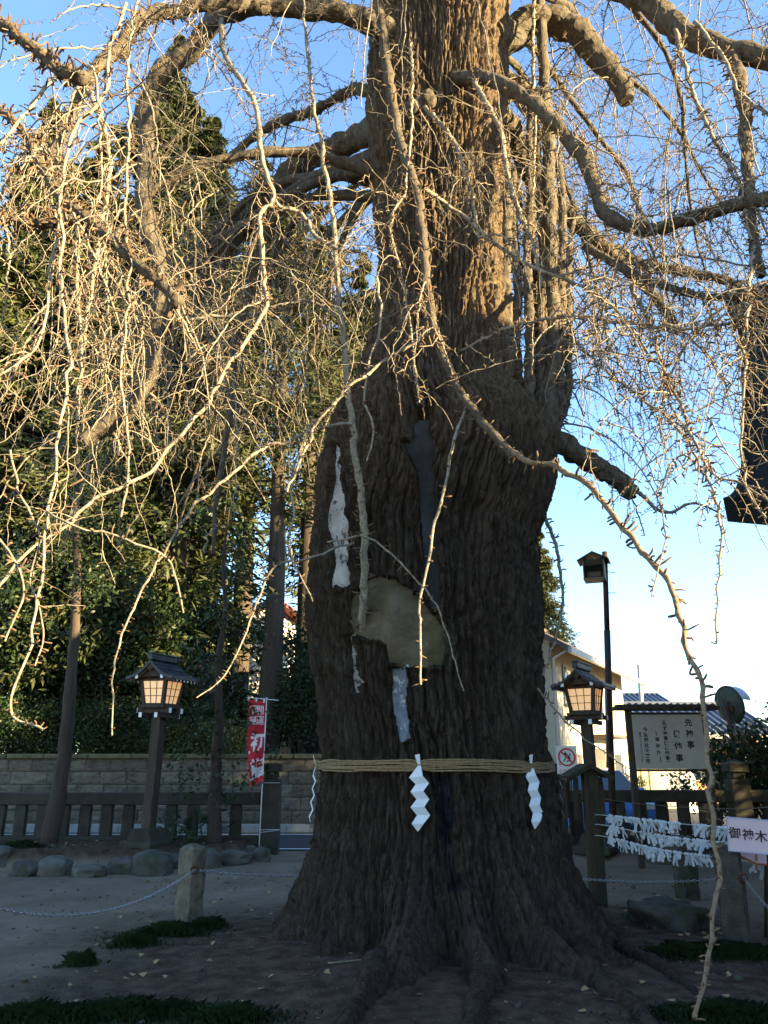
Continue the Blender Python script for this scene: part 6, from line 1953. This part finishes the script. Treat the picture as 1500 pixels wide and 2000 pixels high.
def scatter_leaves():
    n = 420
    X = np.concatenate([rng.uniform(-3.5, 3.4, 300), rng.uniform(-9, -2.4, 120)]); Y = np.concatenate([rng.uniform(5.4, 13, 300), rng.uniform(13.6, 15, 120)])
    C = np.stack([X, Y, gh(X, Y) + 0.012], 1)
    u = rng.normal(size=(n, 3)) * np.array([1, 1, .25]); u /= np.linalg.norm(u, axis=1, keepdims=True)
    w = np.cross(u, np.array([0, 0, 1.0]) + rng.normal(size=(n, 3)) * .3); w /= np.linalg.norm(w, axis=1, keepdims=True)
    s = rng.uniform(.015, .035, n)[:, None]
    V = np.stack([C - u * s, C + u * s * .4 + w * s, C + u * s * .7, C + u * s * .4 - w * s], 1).reshape(-1, 3)
    o = link('fallen_leaves', mk_mesh('fallen_leaves', V, np.arange(4 * n).reshape(n, 4)), mat('dry_leaf', (0.22, 0.13, 0.06), (0.45, 0.33, 0.14), 1.5, .9))
    tag(o, 'scattered dry fallen leaves on the bare earth', 'leaves', kind='stuff')
scatter_leaves()
def pebbles():
    n = 900
    X = rng.uniform(-4.5, 4.8, n); Y = rng.uniform(5.4, 13.5, n)
    bm = bmesh.new(); bmesh.ops.create_icosphere(bm, subdivisions=1, radius=1)
    v0 = np.array([v.co[:] for v in bm.verts]); f0 = np.array([[v.index for v in f.verts] for f in bm.faces]); bm.free()
    s = rng.uniform(.005, .018, n) * (1 + 1.6 * (rng.random(n) > .95))
    V = v0[None] * (s[:, None] * rng.uniform(.7, 1.3, (n, 3)))[:, None] * np.array([1, 1, .65]) + np.stack([X, Y, gh(X, Y) + s * .2], 1)[:, None]
    F = f0[None] + (np.arange(n) * len(v0))[:, None, None]
    o = link('pebbles', mk_mesh('pebbles', V.reshape(-1, 3), F.reshape(-1, 3), True), M['boulder'])
    tag(o, 'small loose pebbles strewn over the yard', 'pebbles', kind='stuff')
pebbles()
def sticks():
    for i, (x, y, a, L) in enumerate(((640, 1905, .15, .42), (930, 1975, 1.2, .2))):
        p = on_ground(x, y); d = np.array([math.cos(a), math.sin(a), 0]) * L
        P = spline(np.array([p, p + d * .5 + (0, .02, 0), p + d]), 8); P[:, 2] = gh(P[:, 0], P[:, 1]) + .012
        tag(MB().tube(P, np.linspace(.007, .003, 8), 6).build('fallen_stick', M['twig'], None, True), ('dry stick lying left of the front root', 'short dry stick between the front roots')[i], 'stick', 'fallen sticks')
sticks()




def twig_litter():
    n = 170
    X = rng.uniform(-3.2, 3.6, n); Y = rng.uniform(5.4, 12.5, n); a = rng.uniform(0, math.pi, n); L = rng.uniform(.03, .14, n)
    A = np.stack([X, Y, gh(X, Y) + .006], 1); d = np.stack([np.cos(a), np.sin(a), 0 * a], 1) * L[:, None]
    B = A + d; B[:, 2] = gh(B[:, 0], B[:, 1]) + .008
    C = (A + B) / 2 + rng.normal(size=(n, 3)) * np.array([.008, .008, .003])
    V, F = tube_batch(np.stack([A, C, B], 1), np.full((n, 3), .0025) * rng.uniform(.6, 1.5, (n, 1)), 4)
    tag(link('twig_litter', mk_mesh('twig_litter', V, F), M['spur']), 'small broken twigs strewn over the earth under the tree', 'twigs', kind='stuff')
twig_litter()
